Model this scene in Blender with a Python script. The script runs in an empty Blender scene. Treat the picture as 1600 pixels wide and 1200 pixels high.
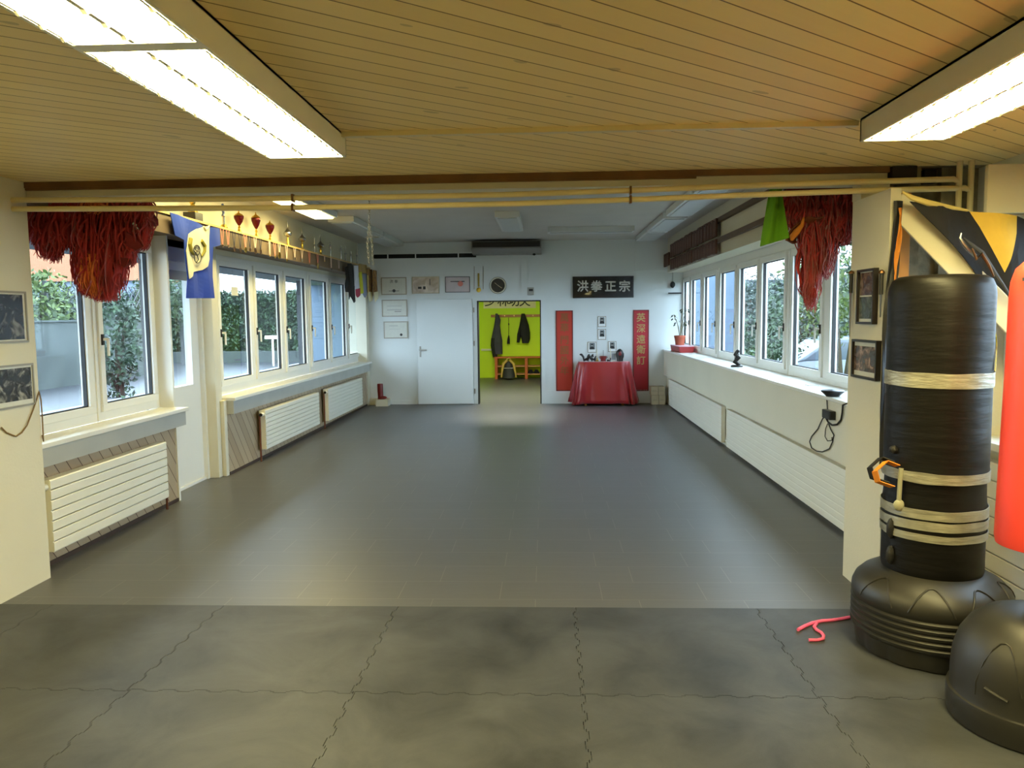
import bpy, bmesh, math, random
from mathutils import Vector, Matrix, noise
random.seed(7)
PI = math.pi
S = bpy.context.scene
COL = S.collection

# ------------------------------------------------------------------ camera
FPX, PITCH, YAW, ROLL, EYE = 1209.3, .08789, .04407, .010776, 1.65
fw = Vector((-math.sin(YAW)*math.cos(PITCH), math.cos(YAW)*math.cos(PITCH), -math.sin(PITCH)))
r0 = Vector((math.cos(YAW), math.sin(YAW), 0)); u0 = r0.cross(fw)
rt = r0*math.cos(ROLL) - u0*math.sin(ROLL); up = u0*math.cos(ROLL) + r0*math.sin(ROLL)
cd = bpy.data.cameras.new('camera'); cam = bpy.data.objects.new('camera', cd); COL.objects.link(cam)
cd.sensor_width = 36; cd.lens = FPX/1600*36; cd.clip_end = 200; cd.clip_start = .05
M = Matrix((( rt.x, up.x, -fw.x, 0), (rt.y, up.y, -fw.y, 0), (rt.z, up.z, -fw.z, EYE), (0, 0, 0, 1)))
cam.matrix_world = M
S.camera = cam

def at(ax, val, px, py):
    """point of the place on the plane x/y/z = val, surveyed from the photograph"""
    d = fw + rt*((px-800)/FPX) - up*((py-600)/FPX); i = 'xyz'.index(ax); o = Vector((0, 0, EYE))
    return o + d*((val-o[i])/d[i])

# ------------------------------------------------------------------ world, exposure, lights
S.view_settings.view_transform = 'Standard'; S.view_settings.look = 'None'
S.view_settings.gamma = 1; S.view_settings.use_curve_mapping = False
S.view_settings.exposure = 2.25
S.cycles.use_denoising = True
S.cycles.max_bounces = 10; S.cycles.diffuse_bounces = 6; S.cycles.glossy_bounces = 4
S.cycles.transparent_max_bounces = 24; S.cycles.sample_clamp_indirect = 6
S.cycles.caustics_reflective = False; S.cycles.caustics_refractive = False
W = bpy.data.worlds.new('overcast_sky'); S.world = W; W.use_nodes = True
wn = W.node_tree; wn.nodes.clear()
wo = wn.nodes.new('ShaderNodeOutputWorld'); wb = wn.nodes.new('ShaderNodeBackground')
wb.inputs[0].default_value = (.66, .82, 1.0, 1); wb.inputs[1].default_value = 3.0
wn.links.new(wb.outputs[0], wo.inputs[0])
LAMP_COL = (1.0, .85, .36); LAMP_NEAR = 9.8; LAMP_FAR = 6.5
def area(name, loc, sx, sy, energy, color):
    l = bpy.data.lights.new(name, 'AREA'); l.shape = 'RECTANGLE'; l.size = sx; l.size_y = sy; l.energy = energy; l.color = color
    o = bpy.data.objects.new(name, l); COL.objects.link(o); o.location = loc; return o

# ------------------------------------------------------------------ materials
def lin(c):
    return tuple((v/12.92 if v <= .04045 else ((v+.055)/1.055)**2.4) for v in c)
def rgb(r, g, b): return lin((r/255, g/255, b/255))
_mats = {}
def mat(name, color, rough=.6, metal=0, var=.0, vscale=3, bump=0, bscale=40, bstretch=None, spec=.5, sheen=0, coat=0, color2=None):
    if name in _mats: return _mats[name]
    m = bpy.data.materials.new(name); m.use_nodes = True; nt = m.node_tree; N = nt.nodes; L = nt.links
    b = N['Principled BSDF']; b.inputs['Roughness'].default_value = rough; b.inputs['Metallic'].default_value = metal
    b.inputs['Specular IOR Level'].default_value = spec; b.inputs['Sheen Weight'].default_value = sheen; b.inputs['Coat Weight'].default_value = coat
    tc = N.new('ShaderNodeTexCoord')
    c2 = color2 or tuple(v*(1-var) for v in color)
    nz = N.new('ShaderNodeTexNoise'); nz.inputs['Scale'].default_value = vscale; nz.inputs['Detail'].default_value = 4
    L.new(tc.outputs['Object'], nz.inputs['Vector'])
    cr = N.new('ShaderNodeValToRGB'); cr.color_ramp.elements[0].position = .35; cr.color_ramp.elements[1].position = .65
    cr.color_ramp.elements[0].color = (*c2, 1); cr.color_ramp.elements[1].color = (*color, 1)
    L.new(nz.outputs['Fac'], cr.inputs['Fac']); L.new(cr.outputs['Color'], b.inputs['Base Color'])
    if bump:
        mp = N.new('ShaderNodeMapping'); L.new(tc.outputs['Object'], mp.inputs['Vector'])
        if bstretch: mp.inputs['Scale'].default_value = bstretch
        n2 = N.new('ShaderNodeTexNoise'); n2.inputs['Scale'].default_value = bscale; n2.inputs['Detail'].default_value = 3
        bp = N.new('ShaderNodeBump'); bp.inputs['Strength'].default_value = bump; bp.inputs['Distance'].default_value = .02
        L.new(mp.outputs[0], n2.inputs['Vector']); L.new(n2.outputs['Fac'], bp.inputs['Height']); L.new(bp.outputs[0], b.inputs['Normal'])
    _mats[name] = m; return m
def emis(name, color, strength):
    if name in _mats: return _mats[name]
    m = bpy.data.materials.new(name); m.use_nodes = True; b = m.node_tree.nodes['Principled BSDF']
    b.inputs['Base Color'].default_value = (.8, .8, .8, 1); b.inputs['Emission Color'].default_value = (*color, 1); b.inputs['Emission Strength'].default_value = strength
    _mats[name] = m; return m
def glassmat():
    m = bpy.data.materials.new('window_glass'); m.use_nodes = True; nt = m.node_tree; N = nt.nodes; L = nt.links
    N.clear(); o = N.new('ShaderNodeOutputMaterial'); mx = N.new('ShaderNodeMixShader'); t = N.new('ShaderNodeBsdfTransparent'); g = N.new('ShaderNodeBsdfGlossy')
    t.inputs[0].default_value = (.93, .97, .98, 1); g.inputs['Roughness'].default_value = .02
    fr = N.new('ShaderNodeFresnel'); fr.inputs[0].default_value = 1.45
    mt = N.new('ShaderNodeMath'); mt.operation = 'MULTIPLY'; mt.inputs[1].default_value = .14
    L.new(fr.outputs[0], mt.inputs[0]); L.new(mt.outputs[0], mx.inputs[0]); L.new(t.outputs[0], mx.inputs[1]); L.new(g.outputs[0], mx.inputs[2]); L.new(mx.outputs[0], o.inputs[0])
    return m
def planks(name, angle, width, c1, c2, cline, linew=.05, rough=.55, axis='z', bump=.4, grain=.35):
    """boards running at `angle` in the plane normal to `axis`; board joints, grain, knots"""
    m = bpy.data.materials.new(name); m.use_nodes = True; nt = m.node_tree; N = nt.nodes; L = nt.links
    b = N['Principled BSDF']; b.inputs['Roughness'].default_value = rough
    tc = N.new('ShaderNodeTexCoord'); geo = N.new('ShaderNodeNewGeometry'); mp = N.new('ShaderNodeMapping'); L.new(geo.outputs['Position'], mp.inputs['Vector'])
    if axis == 'z': mp.inputs['Rotation'].default_value = (0, 0, -angle)
    if axis == 'x': mp.inputs['Rotation'].default_value = (-angle, 0, 0)
    sp = N.new('ShaderNodeSeparateXYZ'); L.new(mp.outputs[0], sp.inputs[0])
    across = sp.outputs['Y'] if axis == 'z' else sp.outputs['Z']
    dv = N.new('ShaderNodeMath'); dv.operation = 'DIVIDE'; dv.inputs[1].default_value = width; L.new(across, dv.inputs[0])
    fl = N.new('ShaderNodeMath'); fl.operation = 'FLOOR'; L.new(dv.outputs[0], fl.inputs[0])
    fc = N.new('ShaderNodeMath'); fc.operation = 'FRACT'; L.new(dv.outputs[0], fc.inputs[0])
    gt = N.new('ShaderNodeMath'); gt.operation = 'LESS_THAN'; gt.inputs[1].default_value = linew; L.new(fc.outputs[0], gt.inputs[0])
    wn_ = N.new('ShaderNodeTexWhiteNoise'); wn_.noise_dimensions = '1D'; L.new(fl.outputs[0], wn_.inputs['W'])
    m2 = N.new('ShaderNodeMapping'); L.new(mp.outputs[0], m2.inputs['Vector'])
    m2.inputs['Scale'].default_value = (2, 30, 30) if axis == 'z' else (30, 2, 30)
    nz = N.new('ShaderNodeTexNoise'); nz.inputs['Scale'].default_value = 1.5; nz.inputs['Detail'].default_value = 5; L.new(m2.outputs[0], nz.inputs['Vector'])
    ad = N.new('ShaderNodeMath'); ad.operation = 'MULTIPLY_ADD'; ad.inputs[1].default_value = grain; L.new(nz.outputs['Fac'], ad.inputs[0]); 
    ad2 = N.new('ShaderNodeMath'); ad2.operation = 'MULTIPLY'; ad2.inputs[1].default_value = 1-grain; L.new(wn_.outputs['Value'], ad2.inputs[0]); L.new(ad2.outputs[0], ad.inputs[2])
    mx = N.new('ShaderNodeMix'); mx.data_type = 'RGBA'; mx.inputs[6].default_value = (*c1, 1); mx.inputs[7].default_value = (*c2, 1); L.new(ad.outputs[0], mx.inputs[0])
    kz = N.new('ShaderNodeTexNoise'); kz.inputs['Scale'].default_value = 5; kz.inputs['Detail'].default_value = 1
    m3 = N.new('ShaderNodeMapping'); m3.inputs['Scale'].default_value = (1, 2.5, 1) if axis == 'z' else (1, 1, 2.5); L.new(mp.outputs[0], m3.inputs['Vector']); L.new(m3.outputs[0], kz.inputs['Vector'])
    kr = N.new('ShaderNodeMath'); kr.operation = 'GREATER_THAN'; kr.inputs[1].default_value = .76; L.new(kz.outputs['Fac'], kr.inputs[0])
    kd = N.new('ShaderNodeMath'); kd.operation = 'MULTIPLY'; kd.inputs[1].default_value = .55; L.new(kr.outputs[0], kd.inputs[0])
    mk = N.new('ShaderNodeMix'); mk.data_type = 'RGBA'; mk.inputs[7].default_value = (*tuple(v*.45 for v in c1), 1); L.new(kd.outputs[0], mk.inputs[0]); L.new(mx.outputs[2], mk.inputs[6])
    ml = N.new('ShaderNodeMix'); ml.data_type = 'RGBA'; ml.inputs[7].default_value = (*cline, 1); L.new(gt.outputs[0], ml.inputs[0]); L.new(mk.outputs[2], ml.inputs[6])
    L.new(ml.outputs[2], b.inputs['Base Color'])
    inv = N.new('ShaderNodeMath'); inv.operation = 'SUBTRACT'; inv.inputs[0].default_value = 1; L.new(gt.outputs[0], inv.inputs[1])
    bp = N.new('ShaderNodeBump'); bp.inputs['Strength'].default_value = bump; bp.inputs['Distance'].default_value = .005; L.new(inv.outputs[0], bp.inputs['Height']); L.new(bp.outputs[0], b.inputs['Normal'])
    _mats[name] = m; return m
def tiles():
    m = bpy.data.materials.new('grey_floor_tile'); m.use_nodes = True; nt = m.node_tree; N = nt.nodes; L = nt.links
    b = N['Principled BSDF']; geo = N.new('ShaderNodeNewGeometry'); mp = N.new('ShaderNodeMapping'); L.new(geo.outputs['Position'], mp.inputs['Vector'])
    mp.inputs['Location'].default_value = (.37+.3, -4.39+.6, 0)
    br = N.new('ShaderNodeTexBrick'); br.offset = .35; br.inputs['Scale'].default_value = 1
    br.inputs['Brick Width'].default_value = .6; br.inputs['Row Height'].default_value = .3; br.inputs['Mortar Size'].default_value = .0022; br.inputs['Mortar Smooth'].default_value = .2
    c = rgb(88, 88, 90); br.inputs['Color1'].default_value = (*c, 1); br.inputs['Color2'].default_value = (*tuple(v*.95 for v in c), 1); br.inputs['Mortar'].default_value = (*rgb(112, 110, 106), 1)
    L.new(mp.outputs[0], br.inputs['Vector'])
    m2 = N.new('ShaderNodeMapping'); m2.inputs['Scale'].default_value = (3, 40, 1); L.new(geo.outputs['Position'], m2.inputs['Vector'])
    nz = N.new('ShaderNodeTexNoise'); nz.inputs['Scale'].default_value = 1.2; nz.inputs['Detail'].default_value = 5; L.new(m2.outputs[0], nz.inputs['Vector'])
    mx = N.new('ShaderNodeMix'); mx.data_type = 'RGBA'; mx.blend_type = 'MULTIPLY'; mx.inputs[0].default_value = .35
    cr = N.new('ShaderNodeValToRGB'); cr.color_ramp.elements[0].position = .3; cr.color_ramp.elements[0].color = (.7, .7, .7, 1); cr.color_ramp.elements[1].position = .7
    L.new(nz.outputs['Fac'], cr.inputs[0]); L.new(br.outputs['Color'], mx.inputs[6]); L.new(cr.outputs[0], mx.inputs[7]); L.new(mx.outputs[2], b.inputs['Base Color'])
    b.inputs['Roughness'].default_value = .37; b.inputs['Specular IOR Level'].default_value = .5
    bp = N.new('ShaderNodeBump'); bp.inputs['Strength'].default_value = .15; bp.inputs['Distance'].default_value = .002; bp.invert = True
    L.new(br.outputs['Fac'], bp.inputs['Height']); L.new(bp.outputs[0], b.inputs['Normal'])
    return m
def rubber():
    m = bpy.data.materials.new('scuffed_rubber_mat'); m.use_nodes = True; nt = m.node_tree; N = nt.nodes; L = nt.links
    b = N['Principled BSDF']; geo = N.new('ShaderNodeNewGeometry')
    nz = N.new('ShaderNodeTexNoise'); nz.inputs['Scale'].default_value = 2.2; nz.inputs['Detail'].default_value = 8; nz.inputs['Roughness'].default_value = .65; nz.inputs['Distortion'].default_value = .5
    L.new(geo.outputs['Position'], nz.inputs['Vector'])
    cr = N.new('ShaderNodeValToRGB'); cr.color_ramp.elements[0].position = .30; cr.color_ramp.elements[0].color = (*rgb(38, 40, 43), 1); cr.color_ramp.elements[1].position = .72; cr.color_ramp.elements[1].color = (*rgb(72, 74, 79), 1)
    L.new(nz.outputs['Fac'], cr.inputs[0]); L.new(cr.outputs[0], b.inputs['Base Color'])
    b.inputs['Roughness'].default_value = .5; b.inputs['Specular IOR Level'].default_value = .45
    n2 = N.new('ShaderNodeTexNoise'); n2.inputs['Scale'].default_value = 220; L.new(geo.outputs['Position'], n2.inputs['Vector'])
    bp = N.new('ShaderNodeBump'); bp.inputs['Strength'].default_value = .15; bp.inputs['Distance'].default_value = .002; L.new(n2.outputs['Fac'], bp.inputs['Height']); L.new(bp.outputs[0], b.inputs['Normal'])
    return m

WHITE = mat('painted_wall', rgb(214, 209, 188), .75, var=.05, vscale=1.2, bump=.06, bscale=60)
WALLG = mat('painted_far_wall', rgb(214, 219, 218), .7, var=.04, vscale=1.0, bump=.05, bscale=60)
PVC = mat('white_window_frame', rgb(226, 226, 220), .35, var=.02)
RADW = mat('radiator_enamel', rgb(230, 228, 214), .35, var=.02)
SILL = mat('sill_board', rgb(226, 225, 216), .3, var=.04, vscale=2)
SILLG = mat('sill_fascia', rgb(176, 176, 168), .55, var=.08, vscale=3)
BACKCEIL = mat('back_ceiling_paint', rgb(196, 192, 184), .7, var=.06, vscale=2)
TILE = tiles(); RUB = rubber(); GLASS = glassmat()
CEILWOOD = planks('ceiling_boards', math.radians(39), .101, rgb(244, 222, 158), rgb(232, 206, 138), rgb(120, 92, 50), linew=.055)
DIAG = planks('diagonal_panel_boards', math.radians(-52), .105, rgb(178, 160, 132), rgb(158, 138, 110), rgb(88, 66, 44), linew=.07, axis='x')
LAMPW = mat('lamp_housing', rgb(222, 220, 206), .4, var=.02)
BLACK = mat('black_matte', rgb(18, 18, 20), .6, var=.2)
BLACKG = mat('black_gloss', rgb(22, 22, 22), .3, var=.2)
GREYD = mat('dark_grey', rgb(52, 53, 56), .6, var=.2)
PINEB = mat('brown_timber', rgb(120, 84, 44), .6, var=.35, vscale=6)
ORWOOD = mat('orange_pine', rgb(190, 128, 48), .5, var=.2, vscale=4)
BRASS = mat('brass', rgb(212, 176, 88), .3, 1)
GOLD = mat('gold_metal', rgb(226, 190, 84), .25, 1)
SILVER = mat('silver_metal', rgb(190, 190, 190), .25, 1)
BRONZE = mat('bronze_metal', rgb(120, 90, 62), .35, 1)
STEEL = mat('steel', rgb(150, 150, 146), .35, 1)
REDC = mat('red_satin_cloth', rgb(156, 18, 30), .30, var=.12, vscale=3, sheen=.3)
DRED = mat('dark_red_lacquer', rgb(120, 22, 20), .4, var=.2)
GREENC = mat('green_cloth', rgb(98, 158, 22), .85, var=.15, vscale=8)
LIME = mat('lime_wall_paint', rgb(198, 228, 6), .6, var=.03)
FUR = mat('red_fur', rgb(172, 32, 36), .75, var=.4, vscale=14, sheen=.4)
DFUR = mat('dark_red_fur', rgb(120, 18, 22), .8, var=.4, vscale=9)
PAPER = mat('paper', rgb(206, 206, 196), .7, var=.06, vscale=20)
PIPEY = mat('cream_pipe_paint', rgb(222, 208, 160), .4, var=.06, vscale=5)
CONC = mat('stained_concrete', rgb(150, 138, 108), .85, var=.5, vscale=7, bump=.5, bscale=14)

# ------------------------------------------------------------------ builders
ORI = {}
class MB:
    def __init__(s): s.v = []; s.f = []; s.uv = None
    def add(s, vs, fs):
        n = len(s.v); s.v += [tuple(p) for p in vs]; s.f += [tuple(i+n for i in f) for f in fs]; return s
    def box(s, x0, x1, y0, y1, z0, z1):
        return s.add([(x0,y0,z0),(x1,y0,z0),(x1,y1,z0),(x0,y1,z0),(x0,y0,z1),(x1,y0,z1),(x1,y1,z1),(x0,y1,z1)],
                     [(0,3,2,1),(4,5,6,7),(0,1,5,4),(1,2,6,5),(2,3,7,6),(3,0,4,7)])
    def bar(s, a, b, w, h=None, upv=(0,0,1)):
        a = Vector(a); b = Vector(b); h = h or w; d = (b-a).normalized(); u = Vector(upv)
        if abs(d.dot(u)) > .95: u = Vector((0,1,0))
        x = d.cross(u).normalized()*w/2; y = x.cross(d).normalized()*h/2
        vs = [a-x-y, a+x-y, a+x+y, a-x+y, b-x-y, b+x-y, b+x+y, b-x+y]
        return s.add(vs, [(0,3,2,1),(4,5,6,7),(0,1,5,4),(1,2,6,5),(2,3,7,6),(3,0,4,7)])
    def prism(s, poly, axis, a, b):
        n = len(poly)
        def P(u, v, w): return {'x': (w,u,v), 'y': (u,w,v), 'z': (u,v,w)}[axis]
        vs = [P(u,v,a) for u,v in poly] + [P(u,v,b) for u,v in poly]
        return s.add(vs, [tuple(range(n))[::-1], tuple(range(n,2*n))] + [(i,(i+1)%n,(i+1)%n+n,i+n) for i in range(n)])
    def tube(s, pts, r, n=8, closed=False):
        pts = [Vector(p) for p in pts]; m = len(pts); rings = []
        rr = r if isinstance(r, (list, tuple)) else [r]*m
        prev = None
        for i, p in enumerate(pts):
            if closed: d = (pts[(i+1)%m]-pts[i-1]).normalized()
            else: d = (pts[min(i+1,m-1)]-pts[max(i-1,0)]).normalized()
            if prev is None:
                u = Vector((0,0,1)) if abs(d.z) < .9 else Vector((1,0,0)); x = d.cross(u).normalized()
            else: x = (prev - d*prev.dot(d)).normalized()
            prev = x; y = d.cross(x)
            rings.append([p + (x*math.cos(2*PI*k/n) + y*math.sin(2*PI*k/n))*rr[i] for k in range(n)])
        vs = [q for rg in rings for q in rg]; fs = []
        for i in range(m if closed else m-1):
            j = (i+1) % m
            for k in range(n): fs.append((i*n+k, i*n+(k+1)%n, j*n+(k+1)%n, j*n+k))
        if not closed: fs += [tuple(range(n))[::-1], tuple(range((m-1)*n, m*n))]
        return s.add(vs, fs)
    def lathe(s, prof, c, n=32, axis='z', wob=None):
        vs = []; fs = []; m = len(prof)
        for i, (r, z) in enumerate(prof):
            for k in range(n):
                a = 2*PI*k/n; q = r if wob is None else wob(r, z, a)
                if axis == 'z': vs.append((c[0]+q*math.cos(a), c[1]+q*math.sin(a), c[2]+z))
                elif axis == 'y': vs.append((c[0]+q*math.cos(a), c[1]-z, c[2]+q*math.sin(a)))
                else: vs.append((c[0]+z, c[1]+q*math.cos(a), c[2]+q*math.sin(a)))
        for i in range(m-1):
            for k in range(n): fs.append((i*n+k, i*n+(k+1)%n, (i+1)*n+(k+1)%n, (i+1)*n+k))
        fs += [tuple(range(n))[::-1], tuple(range((m-1)*n, m*n))]
        return s.add(vs, fs)
    def loft(s, secs, n=20, wob=0, seed=0):
        """secs: (x, y, z, half width, half depth) horizontal ellipses"""
        vs = []; fs = []; m = len(secs)
        for i, (x, y, z, a, b) in enumerate(secs):
            for k in range(n):
                t = 2*PI*k/n; w = 1 + wob*noise.noise(Vector((math.cos(t)*2+seed, math.sin(t)*2, i*.35)))
                vs.append((x+a*math.cos(t)*w, y+b*math.sin(t)*w, z))
        for i in range(m-1):
            for k in range(n): fs.append((i*n+k, i*n+(k+1)%n, (i+1)*n+(k+1)%n, (i+1)*n+k))
        fs += [tuple(range(n))[::-1], tuple(range((m-1)*n, m*n))]
        return s.add(vs, fs)
    def blob(s, c, r, n=12, wob=.0, seed=0):
        vs = []; fs = []
        rx, ry, rz = r if isinstance(r, (tuple, list)) else (r, r, r)
        for i in range(n+1):
            ph = PI*i/n
            for k in range(2*n):
                t = PI*k/n; d = Vector((math.sin(ph)*math.cos(t), math.sin(ph)*math.sin(t), math.cos(ph)))
                w = 1 + wob*noise.noise(d*2.2+Vector((seed, seed*.7, 0)))
                vs.append((c[0]+rx*d.x*w, c[1]+ry*d.y*w, c[2]+rz*d.z*w))
        for i in range(n):
            for k in range(2*n): fs.append((i*2*n+k, (i+1)*2*n+k, (i+1)*2*n+(k+1)%(2*n), i*2*n+(k+1)%(2*n)))
        return s.add(vs, fs)
    def sheet(s, fn, nu, nv, th=.004):
        """fn(u,v)->Vector for u,v in 0..1, given thickness along the surface normal"""
        P = [[Vector(fn(i/nu, j/nv)) for j in range(nv+1)] for i in range(nu+1)]
        def nrm(i, j):
            a = P[min(i+1,nu)][j]-P[max(i-1,0)][j]; b = P[i][min(j+1,nv)]-P[i][max(j-1,0)]; c = a.cross(b)
            return c.normalized() if c.length > 1e-9 else Vector((0,1,0))
        vs = []; K = (nu+1)*(nv+1)
        for sg in (1, -1):
            for i in range(nu+1):
                for j in range(nv+1): vs.append(P[i][j]+nrm(i,j)*th/2*sg)
        fs = []; I = lambda i, j: i*(nv+1)+j
        for i in range(nu):
            for j in range(nv):
                fs.append((I(i,j),I(i+1,j),I(i+1,j+1),I(i,j+1))); fs.append((K+I(i,j),K+I(i,j+1),K+I(i+1,j+1),K+I(i+1,j)))
        for i in range(nu):
            fs.append((I(i,0),K+I(i,0),K+I(i+1,0),I(i+1,0))); fs.append((I(i,nv),I(i+1,nv),K+I(i+1,nv),K+I(i,nv)))
        for j in range(nv):
            fs.append((I(0,j),I(0,j+1),K+I(0,j+1),K+I(0,j))); fs.append((I(nu,j),K+I(nu,j),K+I(nu,j+1),I(nu,j+1)))
        return s.add(vs, fs)
    def build(s, name, m, parent=None, smooth=False, bevel=0, fix=True):
        me = bpy.data.meshes.new(name); o = bpy.data.objects.new(name, me); COL.objects.link(o)
        if parent is not None: po = ORI[parent.name]; org = po
        else:
            xs = [p[0] for p in s.v]; ys = [p[1] for p in s.v]; zs = [p[2] for p in s.v]
            org = Vector(((min(xs)+max(xs))/2, (min(ys)+max(ys))/2, min(zs))); po = Vector((0,0,0))
        me.from_pydata([tuple(Vector(p)-org) for p in s.v], [], s.f)
        if fix:
            bm = bmesh.new(); bm.from_mesh(me); bmesh.ops.recalc_face_normals(bm, faces=bm.faces); bm.to_mesh(me); bm.free()
        me.materials.append(m)
        if parent is not None: o.parent = parent
        else: o.location = org
        ORI[o.name] = org.copy()
        if smooth:
            me.shade_smooth()
            try: me.set_sharp_from_angle(angle=math.radians(40))
            except Exception: pass
        if bevel:
            b = o.modifiers.new('bevel', 'BEVEL'); b.width = bevel; b.segments = 2; b.limit_method = 'ANGLE'
        return o
def tag(o, label=None, cat=None, group=None, kind=None):
    if label: o['label'] = label
    if cat: o['category'] = cat
    if group: o['group'] = group
    if kind: o['kind'] = kind
    return o
def thing(name, loc, label, cat, group=None):
    o = bpy.data.objects.new(name, None); COL.objects.link(o); o.location = loc; o.empty_display_size = .1
    ORI[o.name] = Vector(loc); return tag(o, label, cat, group)
def struct(name, mb, m, **k):
    o = mb.build(name, m, **k); o['kind'] = 'structure'; return o
def sgroup(name, loc=(0,0,0)):
    o = bpy.data.objects.new(name, None); COL.objects.link(o); o.location = loc; ORI[o.name] = Vector(loc); o['kind'] = 'structure'; return o
def copy_tree(o, parent=None, label=None):
    c = o.copy(); COL.objects.link(c); c.parent = parent
    if label: c['label'] = label
    for ch in list(o.children): copy_tree(ch, c)
    return c
def text(name, body, size, origin, m, parent, face='-y', ext=.002, sx=1, vert=False, bold=0):
    cu = bpy.data.curves.new(name, 'FONT'); cu.body = body; cu.size = size; cu.extrude = ext; cu.align_x = 'CENTER'; cu.align_y = 'CENTER'
    if vert: cu.space_line = 1.15
    o = bpy.data.objects.new(name+'_curve', cu); COL.objects.link(o)
    bpy.context.view_layer.update()
    me = bpy.data.meshes.new_from_object(o.evaluated_get(bpy.context.evaluated_depsgraph_get())); bpy.data.objects.remove(o)
    if bold:      # heavier brush strokes
        V = [v.co.copy() for v in me.vertices]; Fc = [tuple(p.vertices) for p in me.polygons]; n = len(V); vs = []; fs = []
        for q, (dx, dy) in enumerate(((0, 0), (bold, 0), (-bold, 0), (0, bold), (0, -bold))):
            vs += [(v.x+dx, v.y+dy, v.z+.0002*q) for v in V]; fs += [tuple(i+n*q for i in f) for f in Fc]
        me = bpy.data.meshes.new(name); me.from_pydata(vs, [], fs)
    me.name = name; me.materials.clear(); me.materials.append(m)
    t = bpy.data.objects.new(name, me); COL.objects.link(t); t.parent = parent
    t.location = Vector(origin)-ORI[parent.name]; t.rotation_euler = (PI/2, 0, 0); t.scale = (sx, 1, 1)
    return t
#PART2
# ------------------------------------------------------------------ the building
struct('floor', MB().box(-3.75, 2.75, -3, 20.8, -.2, 0), TILE)
struct('ceiling', MB().box(-3.75, 2.9, -3, 4.74, 2.5, 2.6), CEILWOOD)
struct('ceiling_back', MB().box(-3.75, 2.75, 4.95, 14.5, 3.03, 3.15), BACKCEIL)
struct('trim_1', MB().box(-3.75, 2.02, 4.745, 4.95, 2.415, 3.15), WHITE)
struct('trim_2', MB().box(-3.75, 2.02, 4.715, 4.745, 2.465, 2.5).box(-3.75, .9, 4.722, 4.745, 2.452, 2.465), PINEB)
struct('trim_3', MB().box(-.93, 1.40, 3.60, 3.635, 2.478, 2.5), PIPEY)
struct('wall_left', MB().box(-3.75, -3.2, -3, 4.73, 0, 2.5), WHITE)
struct('wall_back', MB().box(-3.75, 2.9, -3.15, -3, 0, 2.6), WHITE)
# right side of the near room, with its own window
wr = MB(); wr.box(2.6, 2.75, -3, 3.1, 0, 2.5).box(2.6, 2.75, 4.62, 4.95, 0, 2.5).box(2.6, 2.75, 3.1, 4.62, 0, .9).box(2.6, 2.75, 3.1, 4.62, 2.25, 2.5)
struct('wall_right', wr, WHITE)
struct('trim_4', MB().box(2.46, 2.66, 3.1, 4.66, .88, .92), SILL)
struct('wall_right_stub', MB().box(1.86, 1.915, 4.32, 4.84, 0, 2.312).box(1.86, 2.025, 4.72, 4.85, 2.313, 2.414), WHITE)
cp = MB().box(2.02, 2.9, 4.742, 4.95, 2.501, 3.15).box(1.915, 2.6, 4.85, 4.95, 0, 2.5); cp.box(2.10, 2.24, 4.80, 4.85, 0, 2.5).box(2.36, 2.44, 4.80, 4.85, 0, 2.5)
struct('wall_concrete', cp, CONC)
struct('trim_5', MB().box(2.03, 2.17, 4.70, 4.80, 2.405, 2.495).box(2.26, 2.33, 4.80, 4.85, 2.41, 2.49), mat('hollow_shade_brown', rgb(42, 30, 26), .8, var=.3))  # dark solid boxes: the hollow's shade put in as colour, plus a brown patch
# far wall with the doorway
fwm = MB(); fwm.box(-3.75, -1.27, 14.5, 14.65, 0, 3.15).box(-.09, 2.75, 14.5, 14.65, 0, 3.15).box(-1.27, -.09, 14.5, 14.65, 1.93, 3.15)
fwm.box(-.02, 2.25, 14.47, 14.5, 0, 1.99).box(1.66, 2.25, 14.47, 14.5, 2.45, 3.03).box(-.44, -.33, 14.46, 14.5, 2.02, 2.72)
fwm.box(-3.3, -1.36, 14.485, 14.5, 2.72, 2.9)
struct('wall_far', fwm, WALLG)
struct('trim_6', MB().box(-1.37, -1.27, 14.45, 14.5, 0, 2.02).box(-.09, -.0, 14.45, 14.469, 0, 2.02).box(-1.27, -.09, 14.45, 14.5, 1.93, 2.02), WALLG)
struct('trim_7', MB().box(-1.275, -1.255, 14.445, 14.66, 0, 1.93).box(-.105, -.085, 14.445, 14.66, 0, 1.93).box(-1.275, -.085, 14.445, 14.66, 1.915, 1.935), BLACK)
vs = MB().box(-3.2, -1.28, 14.475, 14.49, 2.74, 2.82)
struct('trim_8', vs, mat('vent_black', rgb(10, 10, 12), .8, var=.1))
vv = MB().box(-3.2, -1.28, 14.46, 14.476, 2.815, 2.835)
for x in (-2.94, -2.42, -1.62): vv.box(x, x+.02, 14.46, 14.476, 2.74, 2.83)
struct('trim_9', vv, WALLG)
struct('baseboard_far', MB().box(-3.3, -2.42, 14.485, 14.5, 0, .07).box(.0, 2.2, 14.455, 14.47, 0, .25), WALLG)
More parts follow.
